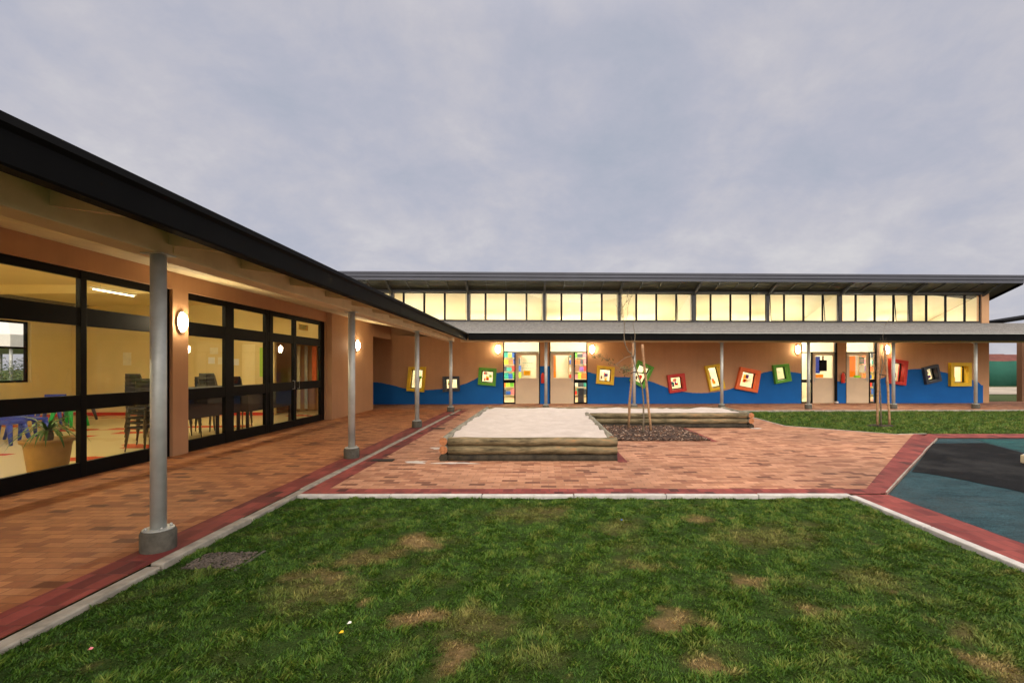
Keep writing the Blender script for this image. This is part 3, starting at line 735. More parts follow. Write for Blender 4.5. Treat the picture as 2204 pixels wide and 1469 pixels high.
# door units
def door_unit(i, side, labs):
    a, b = du[i]; px0, px1 = doors[i]
    ft = MB(); fw = .045; y0, y1 = .02, .10; TZ = 2.09; TZ2 = 2.135
    leafw = .96
    lx0, lx1 = (b-fw-leafw, b-fw) if side == 'L' else (a+fw, a+fw+leafw)
    sx0, sx1 = (a+fw, lx0-.05) if side == 'L' else (lx1+.05, b-fw)
    ft.box(a+.001,a+fw,y0,y1,0,DH-.001); ft.box(b-fw,b-.001,y0,y1,0,DH-.001); ft.box(a+fw,b-fw,y0,y1,DH-.05,DH-.001); ft.box(a+fw,b-fw,y0,y1,TZ,TZ2)
    mx = (sx1, lx0) if side == 'L' else (lx1, sx0)
    ft.box(mx[0],mx[1],y0,y1,0,TZ); ft.box(sx0,sx1,y0,y1,0,.06); ft.box(sx0,sx1,y0,y1,.86,.99)
    w_ = ft.build('door_frame', M['black'], CB, bevel=.003)
    for nm, (x0,x1,z0,z1) in (('transom_pane',(a+fw,b-fw,TZ2,DH-.05)),('side_pane',(sx0,sx1,.99,TZ)),('side_pane',(sx0,sx1,.06,.86))):
        mb = MB(); mb.add([(x0,.06,z0),(x1,.06,z0),(x1,.06,z1),(x0,.06,z1)], [(0,1,2,3)]); mb.build(nm, M['glassb'], w_)
    g = .006; wx0, wx1, wz0, wz1 = lx0+.13, lx1-.11, 1.06, 1.99
    mb = wall_mesh([(lx0+g,.012),(lx1-g,.012),(lx1-g,TZ-g),(lx0+g,TZ-g)], [[(wx0,wz0),(wx1,wz0),(wx1,wz1),(wx0,wz1)]], .03, .075, lambda u,t,v:(u,t,v))
    d = mb.build('door', M['doorp'], CB, bevel=.003); d['label'] = labs
    mb = MB(); mb.add([(wx0,.055,wz0),(wx1,.055,wz0),(wx1,.055,wz1),(wx0,.055,wz1)], [(0,1,2,3)]); mb.build('door_pane', M['glassb'], d)
    mb = MB(); hx = lx0+.07 if side == 'L' else lx1-.07; s = 1 if side == 'L' else -1
    mb.box(hx-.02,hx+.02,.022,.029,.90,1.06); mb.tube([(hx,.02,1.0),(hx,-.02,1.0)], .009, 8); mb.tube([(hx,-.02,1.0),(hx+s*.12,-.02,1.0)], .009, 8); mb.build('handle', M['galv'], d)
    mb = MB()
    for z in (.25,1.05,1.8):
        x = lx1-g if side == 'L' else lx0+g; mb.tube([(x,.024,z),(x,.024,z+.09)], .007, 6)
    mb.build('hinge', M['galv'], d)
    return lx0, lx1, sx0, sx1, wx0, wx1, d
D = [door_unit(0,'L','beige door with a yellow notice in its window'), door_unit(1,'R','beige door with an empty bright window'),
     door_unit(2,'L','beige door with a black notice in its window'), door_unit(3,'R','beige door with orange and white papers in its window')]
def pane_note(d, x0,x1,z0,z1,m,y=.056, nm='notice'):
    mb = MB(); mb.box(x0,x1,y-.0045,y-.0025,z0,z1); return mb.build(nm, m, d)
wx0, wx1, d = D[0][4:7]; W_ = wx1-wx0
pane_note(d, wx0+.28*W_, wx0+.66*W_, 1.17,1.36, M['t_yellow']); 
mb = MB()
for k,(a0,a1,z) in enumerate(((.22,.30,1.66),(.32,.42,1.66),(.44,.52,1.66),(.54,.64,1.66),(.66,.80,1.66),(.45,.55,1.555),(.14,.24,1.45),(.26,.34,1.45),(.36,.48,1.45),(.50,.62,1.45),(.64,.74,1.45),(.77,.86,1.45))):
    mb.box(wx0+a0*W_,wx0+a1*W_,.0505,.0520,z,z+.016)
mb.build('lettering', M['p_teal'], d)
mb = MB()
for k in range(4): mb.box(wx0+.33*W_,wx0+(.62-.04*(k%2))*W_,.0485,.0505,1.20+k*.038,1.207+k*.038)
mb.build('lettering', M['p_brown'], d)
wx0, wx1, d = D[1][4:7]; W_ = wx1-wx0; pane_note(d, wx0, wx0+.14*W_, 1.07,1.98, M['t_amber'], .08, 'curtain')
wx0, wx1, d = D[2][4:7]; W_ = wx1-wx0
pane_note(d, wx0+.22*W_, wx0+.68*W_, 1.34,1.80, M['black']); pane_note(d, wx0+.40*W_,wx0+.50*W_,1.80,1.97,M['p_brown'],nm='cord')
pane_note(d, wx0+.02*W_, wx0+.30*W_, 1.25,1.95, M['t_blue'], .085, 'poster'); pane_note(d, wx0+.02*W_, wx0+.5*W_, 1.07,1.2, M['t_amber'], .09, 'poster')
wx0, wx1, d = D[3][4:7]; W_ = wx1-wx0
pane_note(d, wx0+.02*W_, wx0+.40*W_, 1.09,1.97, M['t_amber'], .085, 'poster'); pane_note(d, wx0+.42*W_, wx0+.50*W_, 1.2,1.97, M['t_white'], .085, 'poster')
pane_note(d, wx0+.60*W_, wx0+.92*W_, 1.28,1.58, M['t_white'], nm='notice'); pane_note(d, wx0+.62*W_, wx0+.90*W_, 1.66,1.92, M['p_teal'], nm='notice')
pane_note(d, wx0+.66*W_, wx0+.88*W_, 1.70,1.88, M['white'], .0525, nm='notice'); pane_note(d, wx0+.3*W_, wx0+.7*W_, 1.07,1.15, M['t_lime'], .08, 'poster')

# door steps of lit threshold, shelves behind the sidelights
def shelf(a0, a1, where, seed, cubes):
    sy = 4.55; c_ = UB((a0+a1)/2, sy); x0, x1 = c_-.62, c_+.62
    RR = random.Random(seed); p = BW((x0+x1)/2, sy)
    t = thing('shelf_unit', 'narrow shelf unit seen through the side pane %s' % where, 'shelf', p, A)
    hw = (x1-x0)/2
    mb = MB(); mb.box(-hw,-hw+.02,-.14,.14,0,2.3); mb.box(hw-.02,hw,-.14,.14,0,2.3); mb.build('side_panel', M['stake'], t)
    levels = [.12,.52,.92,1.30,1.66,2.0]; nm = ['lowest','second','third','fourth','fifth','top']
    for z in levels:
        mb = MB(); mb.box(-hw+.021,hw-.021,-.14,.14,z-.02,z); mb.build('shelf', M['cream'], t)
    for li, z in enumerate(levels):
        x = -hw+.04; ks = RR.sample(list(PAL), 6); q = 0
        while x < hw-.18:
            w = RR.uniform(.16,.30); w = min(w, hw-.03-x); h = RR.uniform(.18,.34); c = ks[q] if RR.random() < .6 or q else ks[q]; q += 1
            mb = MB(); mb.box(0,w-.01,-.12,RR.uniform(.0,.1),.001,h); mb.box(-.004,w-.006,-.124,-.121,h*.55,h*.8)
            tag(mb.build('storage_box', [M['p_'+c]], bevel=.004, loc=BW((x0+x1)/2+x, sy, z), rz=A), '%s box on the %s shelf %s' % (c, nm[li], where), 'box', 'boxes on the classroom shelves')
            x += w
shelf(1086,1108,'beside the leftmost door',5,0); shelf(1726,1742,'beside the door with the black notice',8,0); shelf(1868,1886,'beside the rightmost door',9,0)
shelf(1238,1262,'beside the second door from the left',6,0)
p = BW((D[1][2]+D[1][3])/2+.03, .25)
t = thing('waste_bin', 'grey plastic waste bin behind the side pane of the second door', 'bin', p, A)
mb = MB(); mb.box(-.12,.12,-.09,.09,.001,.62); mb.build('body', M['grey'], t, bevel=.02); mb = MB(); mb.box(-.13,.13,-.1,.1,.621,.67); mb.build('lid', M['galv'], t, bevel=.015)

# extinguishers
def extinguisher(u, lab):
    t = thing('fire_extinguisher', lab, 'fire extinguisher', BW(u, -.10, .85), A, 'wall mounted fire extinguishers')
    mb = MB(); mb.lathe([(.06,0),(.07,.015),(.07,.33),(.05,.38),(.022,.40),(.022,.43)], 20); mb.build('cylinder', M['p_red'], t)
    mb = MB(); mb.box(-.015,.015,-.09,.02,.431,.445); mb.box(-.015,.015,-.08,.02,.46,.47); mb.tube([(.02,0,.42),(.09,-.01,.40),(.10,-.01,.2),(.09,-.01,.08)], .011, 8); mb.build('hose', M['plastic_black'], t)
    mb = MB(); mb.box(-.05,.05,.071,.099,.12,.40); mb.build('bracket', M['galv'], t)
extinguisher(UB(1168), 'red fire extinguisher on the wall strip between the two left doors')
extinguisher(UB(1811), 'red fire extinguisher on the wall strip between the two right doors')
# downpipe
mb = MB(); u = UB(1806,-.05)-.17; c0 = BW(UB(1799.5,-.06), -.06)
t = thing('downpipe', 'dark downpipe beside the door with the black notice', 'downpipe', c0, A)
mb.box(-.04,.04,-.03,.05,.08,2.68); mb.build('pipe', M['black'], t, bevel=.01); mb = MB(); mb.box(-.05,.05,-.09,.05,.02,.08); mb.build('shoe', M['white'], t, bevel=.01)

# clerestory
ccx = [678,843.5,1008,1171.7,1333,1493,1652,1807,1958.6,2112]
CY = .06
M['ocre'] = M['class']
for i in range(len(ccx)-1):
    u0, u1 = UB(ccx[i],CY), UB(ccx[i+1],CY)
    m = MB(); cw = .062
    m.box(u0-(.055 if i else .02), u0+cw, CY-.05, CY+.08, SILL-.045, 4.62)
    m.box(u0+cw, u1-cw, CY-.03, CY+.05, SILL-.045, SILL+.03); m.box(u0+cw, u1-cw, CY-.03, CY+.05, HEAD-.03, 4.62)
    m.box(u1-cw, u1-.056, CY-.03, CY+.05, SILL-.045, 4.62)
    fr = m.build('clerestory_window', M['grey'], CB, bevel=.004)
    L = u1-u0-2*cw; fr_ = [0, .215, .495, .775, 1.0]
    if i == 1: fr_ = [0,.14,.42,.70,1.0]
    for k in range(4):
        x0 = u0+cw+L*fr_[k]; x1 = u0+cw+L*fr_[k+1]
        m = MB()
        if k: m.box(x0-.02, x0+.02, CY-.025, CY+.045, SILL+.031, HEAD-.031)
        e = .022; tilt = 0
        opened = (i, k) in ((6,0),(6,3),(2,0),(4,3),(7,3))
        tl = .10 if opened else 0
        # casement sash frame + pane; a few stand slightly open at the bottom
        z0, z1 = SILL+.032, HEAD-.032
        def pt(x, y, z): f = (z1-z)/(z1-z0); return (x, y-tl*f, z)
        xa, xb = x0+e, x1-e
        for (a0,a1,b0,b1) in ((xa,xa+.018,z0,z1),(xb-.018,xb,z0,z1),(xa+.018,xb-.018,z0,z0+.02),(xa+.018,xb-.018,z1-.02,z1)):
            m.add([pt(a0,CY-.02,b0),pt(a1,CY-.02,b0),pt(a1,CY+.01,b0),pt(a0,CY+.01,b0),pt(a0,CY-.02,b1),pt(a1,CY-.02,b1),pt(a1,CY+.01,b1),pt(a0,CY+.01,b1)],
                  [(0,3,2,1),(4,5,6,7),(0,1,5,4),(1,2,6,5),(2,3,7,6),(3,0,4,7)])
        sash = m.build('sash', M['black'], fr)
        m = MB(); m.add([pt(xa+.018,CY-.005,z0+.02),pt(xb-.018,CY-.005,z0+.02),pt(xb-.018,CY-.005,z1-.02),pt(xa+.018,CY-.005,z1-.02)], [(0,1,2,3)]); m.build('pane', M['glasst'] if (k in (0,3) and (i*3+k)%4 != 1) else M['glasst2'] if (i+k)%3 == 0 else M['glassb'], fr)

m = MB(); m.box(UB(678,0), UB(2112,0), -.10, .025, 4.545, 4.628); m.build('head_beam', M['dark'], CB)
# upper roof: single pitch rising towards the courtyard
SL = .33; OV = .87
def zr(y): return 4.63 - SL*y           # underside
uA, uE = -13.0, UB(2201,-OV)
m = MB(); th = .10
m.add([(uA,-OV,zr(-OV)),(uE,-OV,zr(-OV)),(uE,6.8,zr(6.8)),(uA,6.8,zr(6.8)),(uA,-OV,zr(-OV)+th),(uE,-OV,zr(-OV)+th),(uE,6.8,zr(6.8)+th),(uA,6.8,zr(6.8)+th)],
      [(0,3,2,1),(4,5,6,7),(0,1,5,4),(1,2,6,5),(2,3,7,6),(3,0,4,7)])
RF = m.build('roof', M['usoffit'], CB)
m = MB(); zb = 4.86
m.box(uA,uE+.03,-OV-.035,-OV-.002,zb,zb+.13); m.box(uA,uE+.05,-OV-.075,-OV-.002,zb+.131,zb+.245); m.box(uA,uE+.07,-OV-.10,-OV+.15,zb+.246,zb+.325)
m.build('fascia', M['fascia'], RF, bevel=.012)
m = MB()
m.add([(uE+.002,-OV,zr(-OV)-.10),(uE+.035,-OV,zr(-OV)-.10),(uE+.035,6.8,zr(6.8)-.10),(uE+.002,6.8,zr(6.8)-.10),(uE+.002,-OV,zr(-OV)+.24),(uE+.035,-OV,zr(-OV)+.24),(uE+.035,6.8,zr(6.8)+.24),(uE+.002,6.8,zr(6.8)+.24)],
      [(0,3,2,1),(4,5,6,7),(0,1,5,4),(1,2,6,5),(2,3,7,6),(3,0,4,7)]); m.build('barge_board', M['gutter'], RF)
for i, cx in enumerate(ccx):
    u = UB(cx,CY)
    m = MB(); m.add([(u-.04,-OV+.002,zr(-OV)-.06),(u+.04,-OV+.002,zr(-OV)-.06),(u+.04,.0,zr(0)-.17),(u-.04,.0,zr(0)-.17),(u-.04,-OV+.002,zr(-OV)-.002),(u+.04,-OV+.002,zr(-OV)-.002),(u+.04,.0,zr(0)-.002),(u-.04,.0,zr(0)-.002)],
      [(0,3,2,1),(4,5,6,7),(0,1,5,4),(1,2,6,5),(2,3,7,6),(3,0,4,7)]); m.build('rafter', M['dark'], RF)
for i in range(len(ccx)-1):   # thin purlin cleats between the rafters
    for f in (.25,.5,.75):
        u = UB(ccx[i],CY)*(1-f)+UB(ccx[i+1],CY)*f
        m = MB(); m.obox((u,-OV+.003,zr(-OV)-.022),(u,-.002,zr(0)-.022),.03,.038); m.build('batten', M['dark'], RF)

m = MB(); m.add([(uR-.2215,.225,.0),(uR-.2215,5.19,.0),(uR-.2215,5.19,zr(5.19)-.02),(uR-.2215,.225,zr(.225)-.02)], [(0,1,2,3)]); m.build('side_lining', M['class'], CB)
# building shell: side, back, floor, partitions
m = MB(); m.box(uR-.22,uR,.221,6.6,-.06,3.0); m.add([(uR-.22,.221,3.0),(uR,.221,3.0),(uR,6.6,3.0),(uR-.22,6.6,3.0),(uR-.22,.221,4.52),(uR,.221,4.52),(uR,6.6,zr(6.6)-.04+.5),(uR-.22,6.6,zr(6.6)-.04+.5)],[(0,1,5,4),(1,2,6,5),(3,0,4,7)])
m.build('side_wall', M['tan'], CB)
m = MB(); m.box(uL,uR-.222,5.2,5.4,-.06,zr(5.4)-.002); m.build('back_wall', M['class'], CB)
m = MB(); m.box(uL,uR-.222,.221,5.199,-.06,-.001); m.build('floor', M['vinyl'], CB)
m = MB(); m.add([(uL,.12,zr(.12)-.006),(uR-.222,.12,zr(.10)-.006),(uR-.222,5.19,zr(5.19)-.006),(uL,5.19,zr(5.19)-.006)], [(0,1,2,3)]); m.build('ceiling', M['class'], CB)
for px in (803,1172.5,1493,1811):
    u = UB(px); m = MB(); m.add([(u-.06,.221,0),(u+.06,.221,0),(u+.06,5.19,0),(u-.06,5.19,0),(u-.06,.221,zr(.221)-.01),(u+.06,.221,zr(.221)-.01),(u+.06,5.19,zr(5.19)-.01),(u-.06,5.19,zr(5.19)-.01)],
       [(0,3,2,1),(4,5,6,7),(0,1,5,4),(1,2,6,5),(2,3,7,6),(3,0,4,7)]); m.build('partition', M['class'], CB)
# inside lining so that rooms read cream
m = wall_mesh([(a,b) for a,b in outer if True], holes, .2205, .224, lambda a,t,b: (a,t,b)); m.build('inner_lining', M['class'], CB)

M['tube'] = emis('tube_glow', (1.0,.94,.79), 185.0)
M['tubed'] = emis('dim_hall_tube_glow', (1.0,.84,.50), 9.0)
M['tubeh'] = emis('hall_tube_glow', (1.0,.86,.54), 330.0)
def tube_light(loc, rz, mat, lab, grp, L=1.5, r=.03):
    t = thing('fluorescent_light', lab, 'light', loc, rz, grp)
    m = MB(); m.tube([(-L/2,0,0),(L/2,0,0)], r, 10); m.build('tube', mat, t)
    m = MB(); m.box(-L/2-.03,L/2+.03,-.03,.03,r+.002,r+.04); m.build('batten', M['white'], t)
    m = MB()
    for x in (-L/3,L/3): m.tube([(x,0,r+.04),(x,0,r+.12)], .004, 5)
    m.build('suspension', M['galv'], t); return t
lt = None
for i in range(len(ccx)-1):
    for k in range(2):
        u = UB(ccx[i])*(1-(.3+.4*k))+UB(ccx[i+1])*(.3+.4*k); yy_ = 1.9 if k == 0 else 2.6
        p = BW(u, yy_, 3.05)
        lab = 'pendant fluorescent tube inside the lit classroom block'
        if lt is None: lt = tube_light(p, A, M['tube'], lab, 'fluorescent tubes in the classrooms')
        else: dup(lt, p, A, lab)

# lower veranda roof of classroom block
FY = -3.32; ZG0, ZG1 = 2.405, 2.655
cu = -2.5 + .0
uF = UB(1008, FY)
m = MB(); uE2 = 27.0
def quadslab(m, pts, th, mi=0):
    n = len(pts); vs = [tuple(p) for p in pts]+[(p[0],p[1],p[2]-th) for p in pts]
    m.add(vs, [tuple(range(n)), tuple(range(2*n-1,n-1,-1))]+[(i,n+i,n+(i+1)%n,(i+1)%n) for i in range(n)], mi)
VR = None
quadslab(m, [(uF-.05,FY+.10,ZG1-.01),(uE2,FY+.10,ZG1-.01),(uE2,-.002,SILL-.03),(uF-3.35,-.002,SILL-.03)], .03)
VR = m.build('veranda_roof', M['roof'], CB)
m = MB()   # tile laps: thin raised courses
for k in range(1,9):
    f = k/9; y = FY+.1+(-.002-FY-.1)*f; z = (ZG1-.01)+(SILL-.03-ZG1+.01)*f; x0 = uF-.05-3.3*f
    m.box(x0, uE2-.001, y-.02, y, z-.005, z+.010)
m.build('tile_lap', M['roof'], VR)
m = MB(); m.box(uF,uE2,FY-.002,FY+.10,ZG0,ZG1-.04); m.box(uF,uE2,FY-.025,FY+.075,ZG1-.039,ZG1-.012); m.build('gutter', M['gutter'], VR, bevel=.008)
m = MB(); m.box(uF+.02,uE2,FY+.08,FY+.12,ZG1-.010,ZG1+.012); m.build('drip_edge', M['galv'], VR)
m = MB(); m.add([(uF-.2,FY+.101,ZG0+.06),(uE2,FY+.101,ZG0+.06),(uE2,-.003,2.80),(uF-3.4,-.003,2.80)], [(0,1,2,3)]); m.build('soffit', M['soffit'], VR)
yb = -2.62; m = MB(); m.box(-2.9,uE2,yb-.08,yb+.08,PT,2.545); m.build('beam', M['cream'], VR, bevel=.006)

# ------------------------------------------------------------------ hall (left wing)
HB = thing('hall_building', 'tan hall wing with large black framed windows and a deep veranda on the left', 'building', (-6.1,8,0))
HX, HYc = -6.1, 8.0
def hb(x): return x-HX
def hy(y): return y-HYc
A0, A1, B0, B1 = 2.04, 7.69, 8.03, 13.17
wy0, wy1 = -4.0, 13.2
outerH = [(hy(wy0),-.06),(hy(A0),-.06),(hy(A0),2.77),(hy(A1),2.77),(hy(A1),-.06),(hy(B0),-.06),(hy(B0),2.77),(hy(B1),2.77),(hy(B1),-.06),(hy(wy1),-.06),(hy(wy1),3.5),(hy(wy0),3.5)]
m = wall_mesh(outerH, [], 0, -.22, lambda a,t,b: (t,a,b)); m.build('wall', M['tan'], HB)
m = MB(); m.box(hb(-6.32),hb(-5.95),hy(13.201),hy(16.43),-.06,3.5); m.build('pier', M['tan'], HB)
m = MB(); m.box(hb(-6.32),hb(-6.1),hy(16.431),hy(18.85),2.62,3.5); m.build('lintel', M['tan'], HB)
m = MB(); m.box(hb(-14.8),hb(-6.321),hy(16.23),hy(16.43),-.06,3.5); m.build('end_wall', M['tan'], HB)
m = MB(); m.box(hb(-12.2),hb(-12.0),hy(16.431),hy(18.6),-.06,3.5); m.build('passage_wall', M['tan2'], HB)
m = MB(); m.box(hb(-12.0),hb(-6.321),hy(16.431),hy(18.6),3.0,3.05); m.build('passage_ceiling', M['soffit'], HB)
# inner shell
m = wall_mesh(outerH, [], -.2205, -.224, lambda a,t,b: (t,a,b)); m.build('inner_lining', M['room'], HB)
FWY0, FWY1, FWZ0, FWZ1 = 10.6, 13.3, 1.06, 2.78
m = wall_mesh([(hy(-4),-.06),(hy(16.2),-.06),(hy(16.2),3.5),(hy(-4),3.5)], [[(hy(FWY0),FWZ0),(hy(FWY1),FWZ0),(hy(FWY1),FWZ1),(hy(FWY0),FWZ1)]], -8.5, -8.7, lambda a,t,b:(t,a,b))
m.build('far_wall', M['room'], HB)
m = wall_mesh([(hb(-14.59),-.06),(hb(-8.3),-.06),(hb(-8.3),2.38),(hb(-6.6),2.38),(hb(-6.6),-.06),(hb(-6.325),-.06),(hb(-6.325),3.4),(hb(-14.59),3.4)], [], hy(14.45), hy(14.57), lambda a,t,b:(a,t,b))
m.build('partition', M['room'], HB)
m = MB(); m.box(hb(-14.55),hb(-8.31),hy(14.43),hy(14.448),.0,.09); m.box(hb(-14.598),hb(-14.58),hy(-4),hy(14.42),0,.09); m.build('skirting', M['p_red'], HB)
m = MB(); m.box(hb(-14.6),hb(-6.33),hy(-4.2),hy(-4),-.06,3.5); m.build('near_wall', M['room'], HB)
m = MB(); m.box(hb(-14.6),hb(-6.322),hy(-4),hy(16.2),-.06,-.001); m.build('floor', M['vinyl'], HB)
m = MB(); m.box(hb(-14.6),hb(-6.322),hy(-4),hy(16.2),3.40,3.45); m.build('ceiling', M['ceil'], HB)
for y in (0.4,3.9,7.4,10.9):
    m = MB(); m.box(hb(-14.59),hb(-6.33),hy(y)-.08,hy(y)+.08,3.20,3.399); m.build('ceiling_beam', M['ceil'], HB)
# far window
fw = MB(); 
for (a0,a1,z0,z1) in ((FWY0,FWY0+.06,FWZ0,FWZ1),(FWY1-.06,FWY1,FWZ0,FWZ1),(FWY0+.06,FWY1-.06,FWZ0,FWZ0+.06),(FWY0+.06,FWY1-.06,FWZ1-.06,FWZ1),(FWY0+.06,FWY1-.06,2.0,2.06),(11.9,11.95,FWZ0+.06,FWZ1-.06)):
    fw.box(-8.66,-8.60,hy(a0),hy(a1),z0,z1)
fo = fw.build('window', M['black'], HB); m = MB(); m.add([(-8.63,hy(FWY0),FWZ0),(-8.63,hy(FWY1),FWZ0),(-8.63,hy(FWY1),FWZ1),(-8.63,hy(FWY0),FWZ1)], [(0,1,2,3)]); m.build('pane', M['glass'], fo)
# window units
X0, X1 = -.12, -.05
def unit(y0, y1, mull, rails, name, label=None, jr=.07):
    m = MB()
    m.box(X0,X1,hy(y0)+.001,hy(y0)+.04,0,2.769); m.box(X0,X1,hy(y1)-jr,hy(y1)-.001,0,2.769)
    ys = [y0+.04]+[v for a in mull for v in (a[0],a[1])]+[y1-jr]
    for a, b in mull: m.box(X0,X1,hy(a),hy(b),0,2.769)
    for i in range(0,len(ys),2):
        for z0,z1 in rails: m.box(X0+.004,X1-.004,hy(ys[i]),hy(ys[i+1]),z0,z1)
    o = m.build(name, M['black'], HB, bevel=.004)
    if label: o['label'] = label
    zs = [z for r in rails for z in r]
    for i in range(0,len(ys),2):
        for k in range(len(rails)-1):
            za, zb_ = rails[k][1], rails[k+1][0]
            m = MB(); m.add([(-.085,hy(ys[i]),za),(-.085,hy(ys[i+1]),za),(-.085,hy(ys[i+1]),zb_),(-.085,hy(ys[i]),zb_)], [(0,1,2,3)]); m.build('pane', M['glass'], o)
    return o
RL = [(0,.20),(.90,1.10),(2.03,2.27),(2.66,2.768)]
unit(A0, A1, [(3.40,3.48),(4.81,4.89),(6.205,6.29)], RL, 'window', 'wide black framed window bank nearest the viewer', .15)
unit(B0, 10.44, [(9.05,9.30)], RL, 'window', 'black framed window pair beside the double door')
dr_ = unit(10.445, B1, [(10.52,10.66),(11.55,11.67)], [(0,.17),(.92,1.12),(2.07,2.27),(2.66,2.768)], 'double_door', 'black framed glazed double door with transom lights', .22)
m = MB()
for yy_ in (11.50,11.72):
    m.tube([(X1+.001,hy(yy_),.95),(X1+.05,hy(yy_),.95),(X1+.05,hy(yy_),1.15),(X1+.001,hy(yy_),1.15)], .011, 8)
m.build('handle', M['galv'], dr_)
# exit sign over the door, hung inside
t = thing('exit_sign', 'small green lettered exit sign in the transom over the double door', 'sign', (-6.30, 12.3, 2.54), math.pi/2)
m = MB(); m.box(-.24,.24,-.004,.004,-.075,.075); m.build('panel', M['p_yellow'], t)
cu_ = bpy.data.curves.new('lettering','FONT'); cu_.body = 'EXIT'; cu_.size = .15; cu_.align_x = 'CENTER'; cu_.align_y = 'CENTER'; cu_.extrude = .001
tmp = bpy.data.objects.new('tmp', cu_); COL.objects.link(tmp); bpy.context.view_layer.update()
me = bpy.data.meshes.new_from_object(tmp.evaluated_get(bpy.context.evaluated_depsgraph_get())); bpy.data.objects.remove(tmp)
lo = bpy.data.objects.new('lettering', me); COL.objects.link(lo); lo.parent = t; lo.rotation_euler = (math.pi/2,0,0); lo.location = (0,-.0065,0)
me.materials.clear(); me.materials.append(M['p_green'])

# hall roof, gutter, beam
m = MB(); XG = -2.5; YE = 15.72
quadslab(m, [(hb(XG-.08),hy(-4.2),ZG1-.01),(hb(XG-.08),hy(YE-.02),ZG1-.01),(hb(-5.9),hy(18.9),SILL-.02),(hb(-10),hy(18.9),4.28),(hb(-10),hy(-4.2),4.28)], .03)
quadslab(m, [(hb(-10),hy(-4.2),4.28),(hb(-10),hy(18.8),4.28),(hb(-15.6),hy(18.8),3.1),(hb(-15.6),hy(-4.2),3.1)], .03)
HR = m.build('roof', M['roof'], HB)
def gut(y0, y1):
    m = MB()
    prof = [(XG-.10,ZG0),(XG-.01,ZG0),(XG,ZG0+.012),(XG+.005,ZG1-.085),(XG+.03,ZG1-.06),(XG+.02,ZG1-.012),(XG-.02,ZG1),(XG-.10,ZG1)]
    n = len(prof); vs = [(hb(x),hy(y0),z) for x,z in prof]+[(hb(x),hy(y1),z) for x,z in prof]
    m.add(vs, [tuple(range(n)), tuple(range(2*n-1,n-1,-1))]+[(i,(i+1)%n,n+(i+1)%n,n+i) for i in range(n)])
    return m.build('gutter', M['gutter'], HR)
gut(-4.2, 8.215); gut(8.225, YE)
m = MB(); m.box(hb(XG-.09),hb(XG+.012),hy(8.17),hy(8.27),ZG0-.006,ZG0-.001); m.build('gutter_joint', M['gutter'], HR)
m = MB(); m.box(hb(-3.27),hb(-3.05),hy(-4.2),hy(16.3),PT,2.60); m.build('beam', M['cream'], HR, bevel=.006)
m = MB(); m.add([(hb(XG-.101),hy(-4.2),ZG0+.02),(hb(XG-.101),hy(YE),ZG0+.02),(hb(-3.05),hy(YE),2.575),(hb(-3.05),hy(-4.2),2.575)], [(0,1,2,3)]); m.build('eave_soffit', M['soffit'], HR)
m = MB(); m.add([(hb(-3.27),hy(-4.2),2.60),(hb(-3.27),hy(16.3),2.60),(hb(-6.098),hy(16.3),3.05),(hb(-6.098),hy(-4.2),3.05)], [(0,1,2,3)]); m.build('veranda_soffit', M['soffit'], HR)
y = -.8
while y < 15.4:
    m = MB(); m.add([(hb(XG-.102),hy(y),ZG0+.003),(hb(XG-.102),hy(y)+.05,ZG0+.003),(hb(-3.049),hy(y)+.05,2.47),(hb(-3.049),hy(y),2.47),(hb(XG-.102),hy(y),ZG0+.019),(hb(XG-.102),hy(y)+.05,ZG0+.019),(hb(-3.049),hy(y)+.05,2.574),(hb(-3.049),hy(y),2.574)],
        [(0,3,2,1),(4,5,6,7),(0,1,5,4),(1,2,6,5),(2,3,7,6),(3,0,4,7)]); m.build('rafter_end', M['cream'], HR); y += .92
for yj in (3.95, 11.3):
    m = MB(); m.box(hb(-3.049),hb(-3.043),hy(yj)-.10,hy(yj)+.10,PT+.03,2.56); m.build('splice_plate', M['cream'], HR)

# hall lights
lt2 = None
tube_light((-9.65,10.5,3.16), math.pi/2, M['tubed'], 'fluorescent tube seen through the top pane beside the nearest post', 'fluorescent tubes in the hall', 1.0, .011)
for x, y, z in [(a,b,3.34) for a, bb in ((-8.0,(-2.0,.8,3.6,6.3,9.0,12.0)),(-14.0,(-2.0,.8,3.6,6.3))) for b in bb]:
    if True:
        lab = 'fluorescent tube below the hall ceiling'
        p = (x,y,z-.02)
        if lt2 is None: lt2 = tube_light(p, math.pi/2, M['tubeh'], lab, 'fluorescent tubes in the hall', 1.4, .013)
        else: dup(lt2, p, math.pi/2, lab)

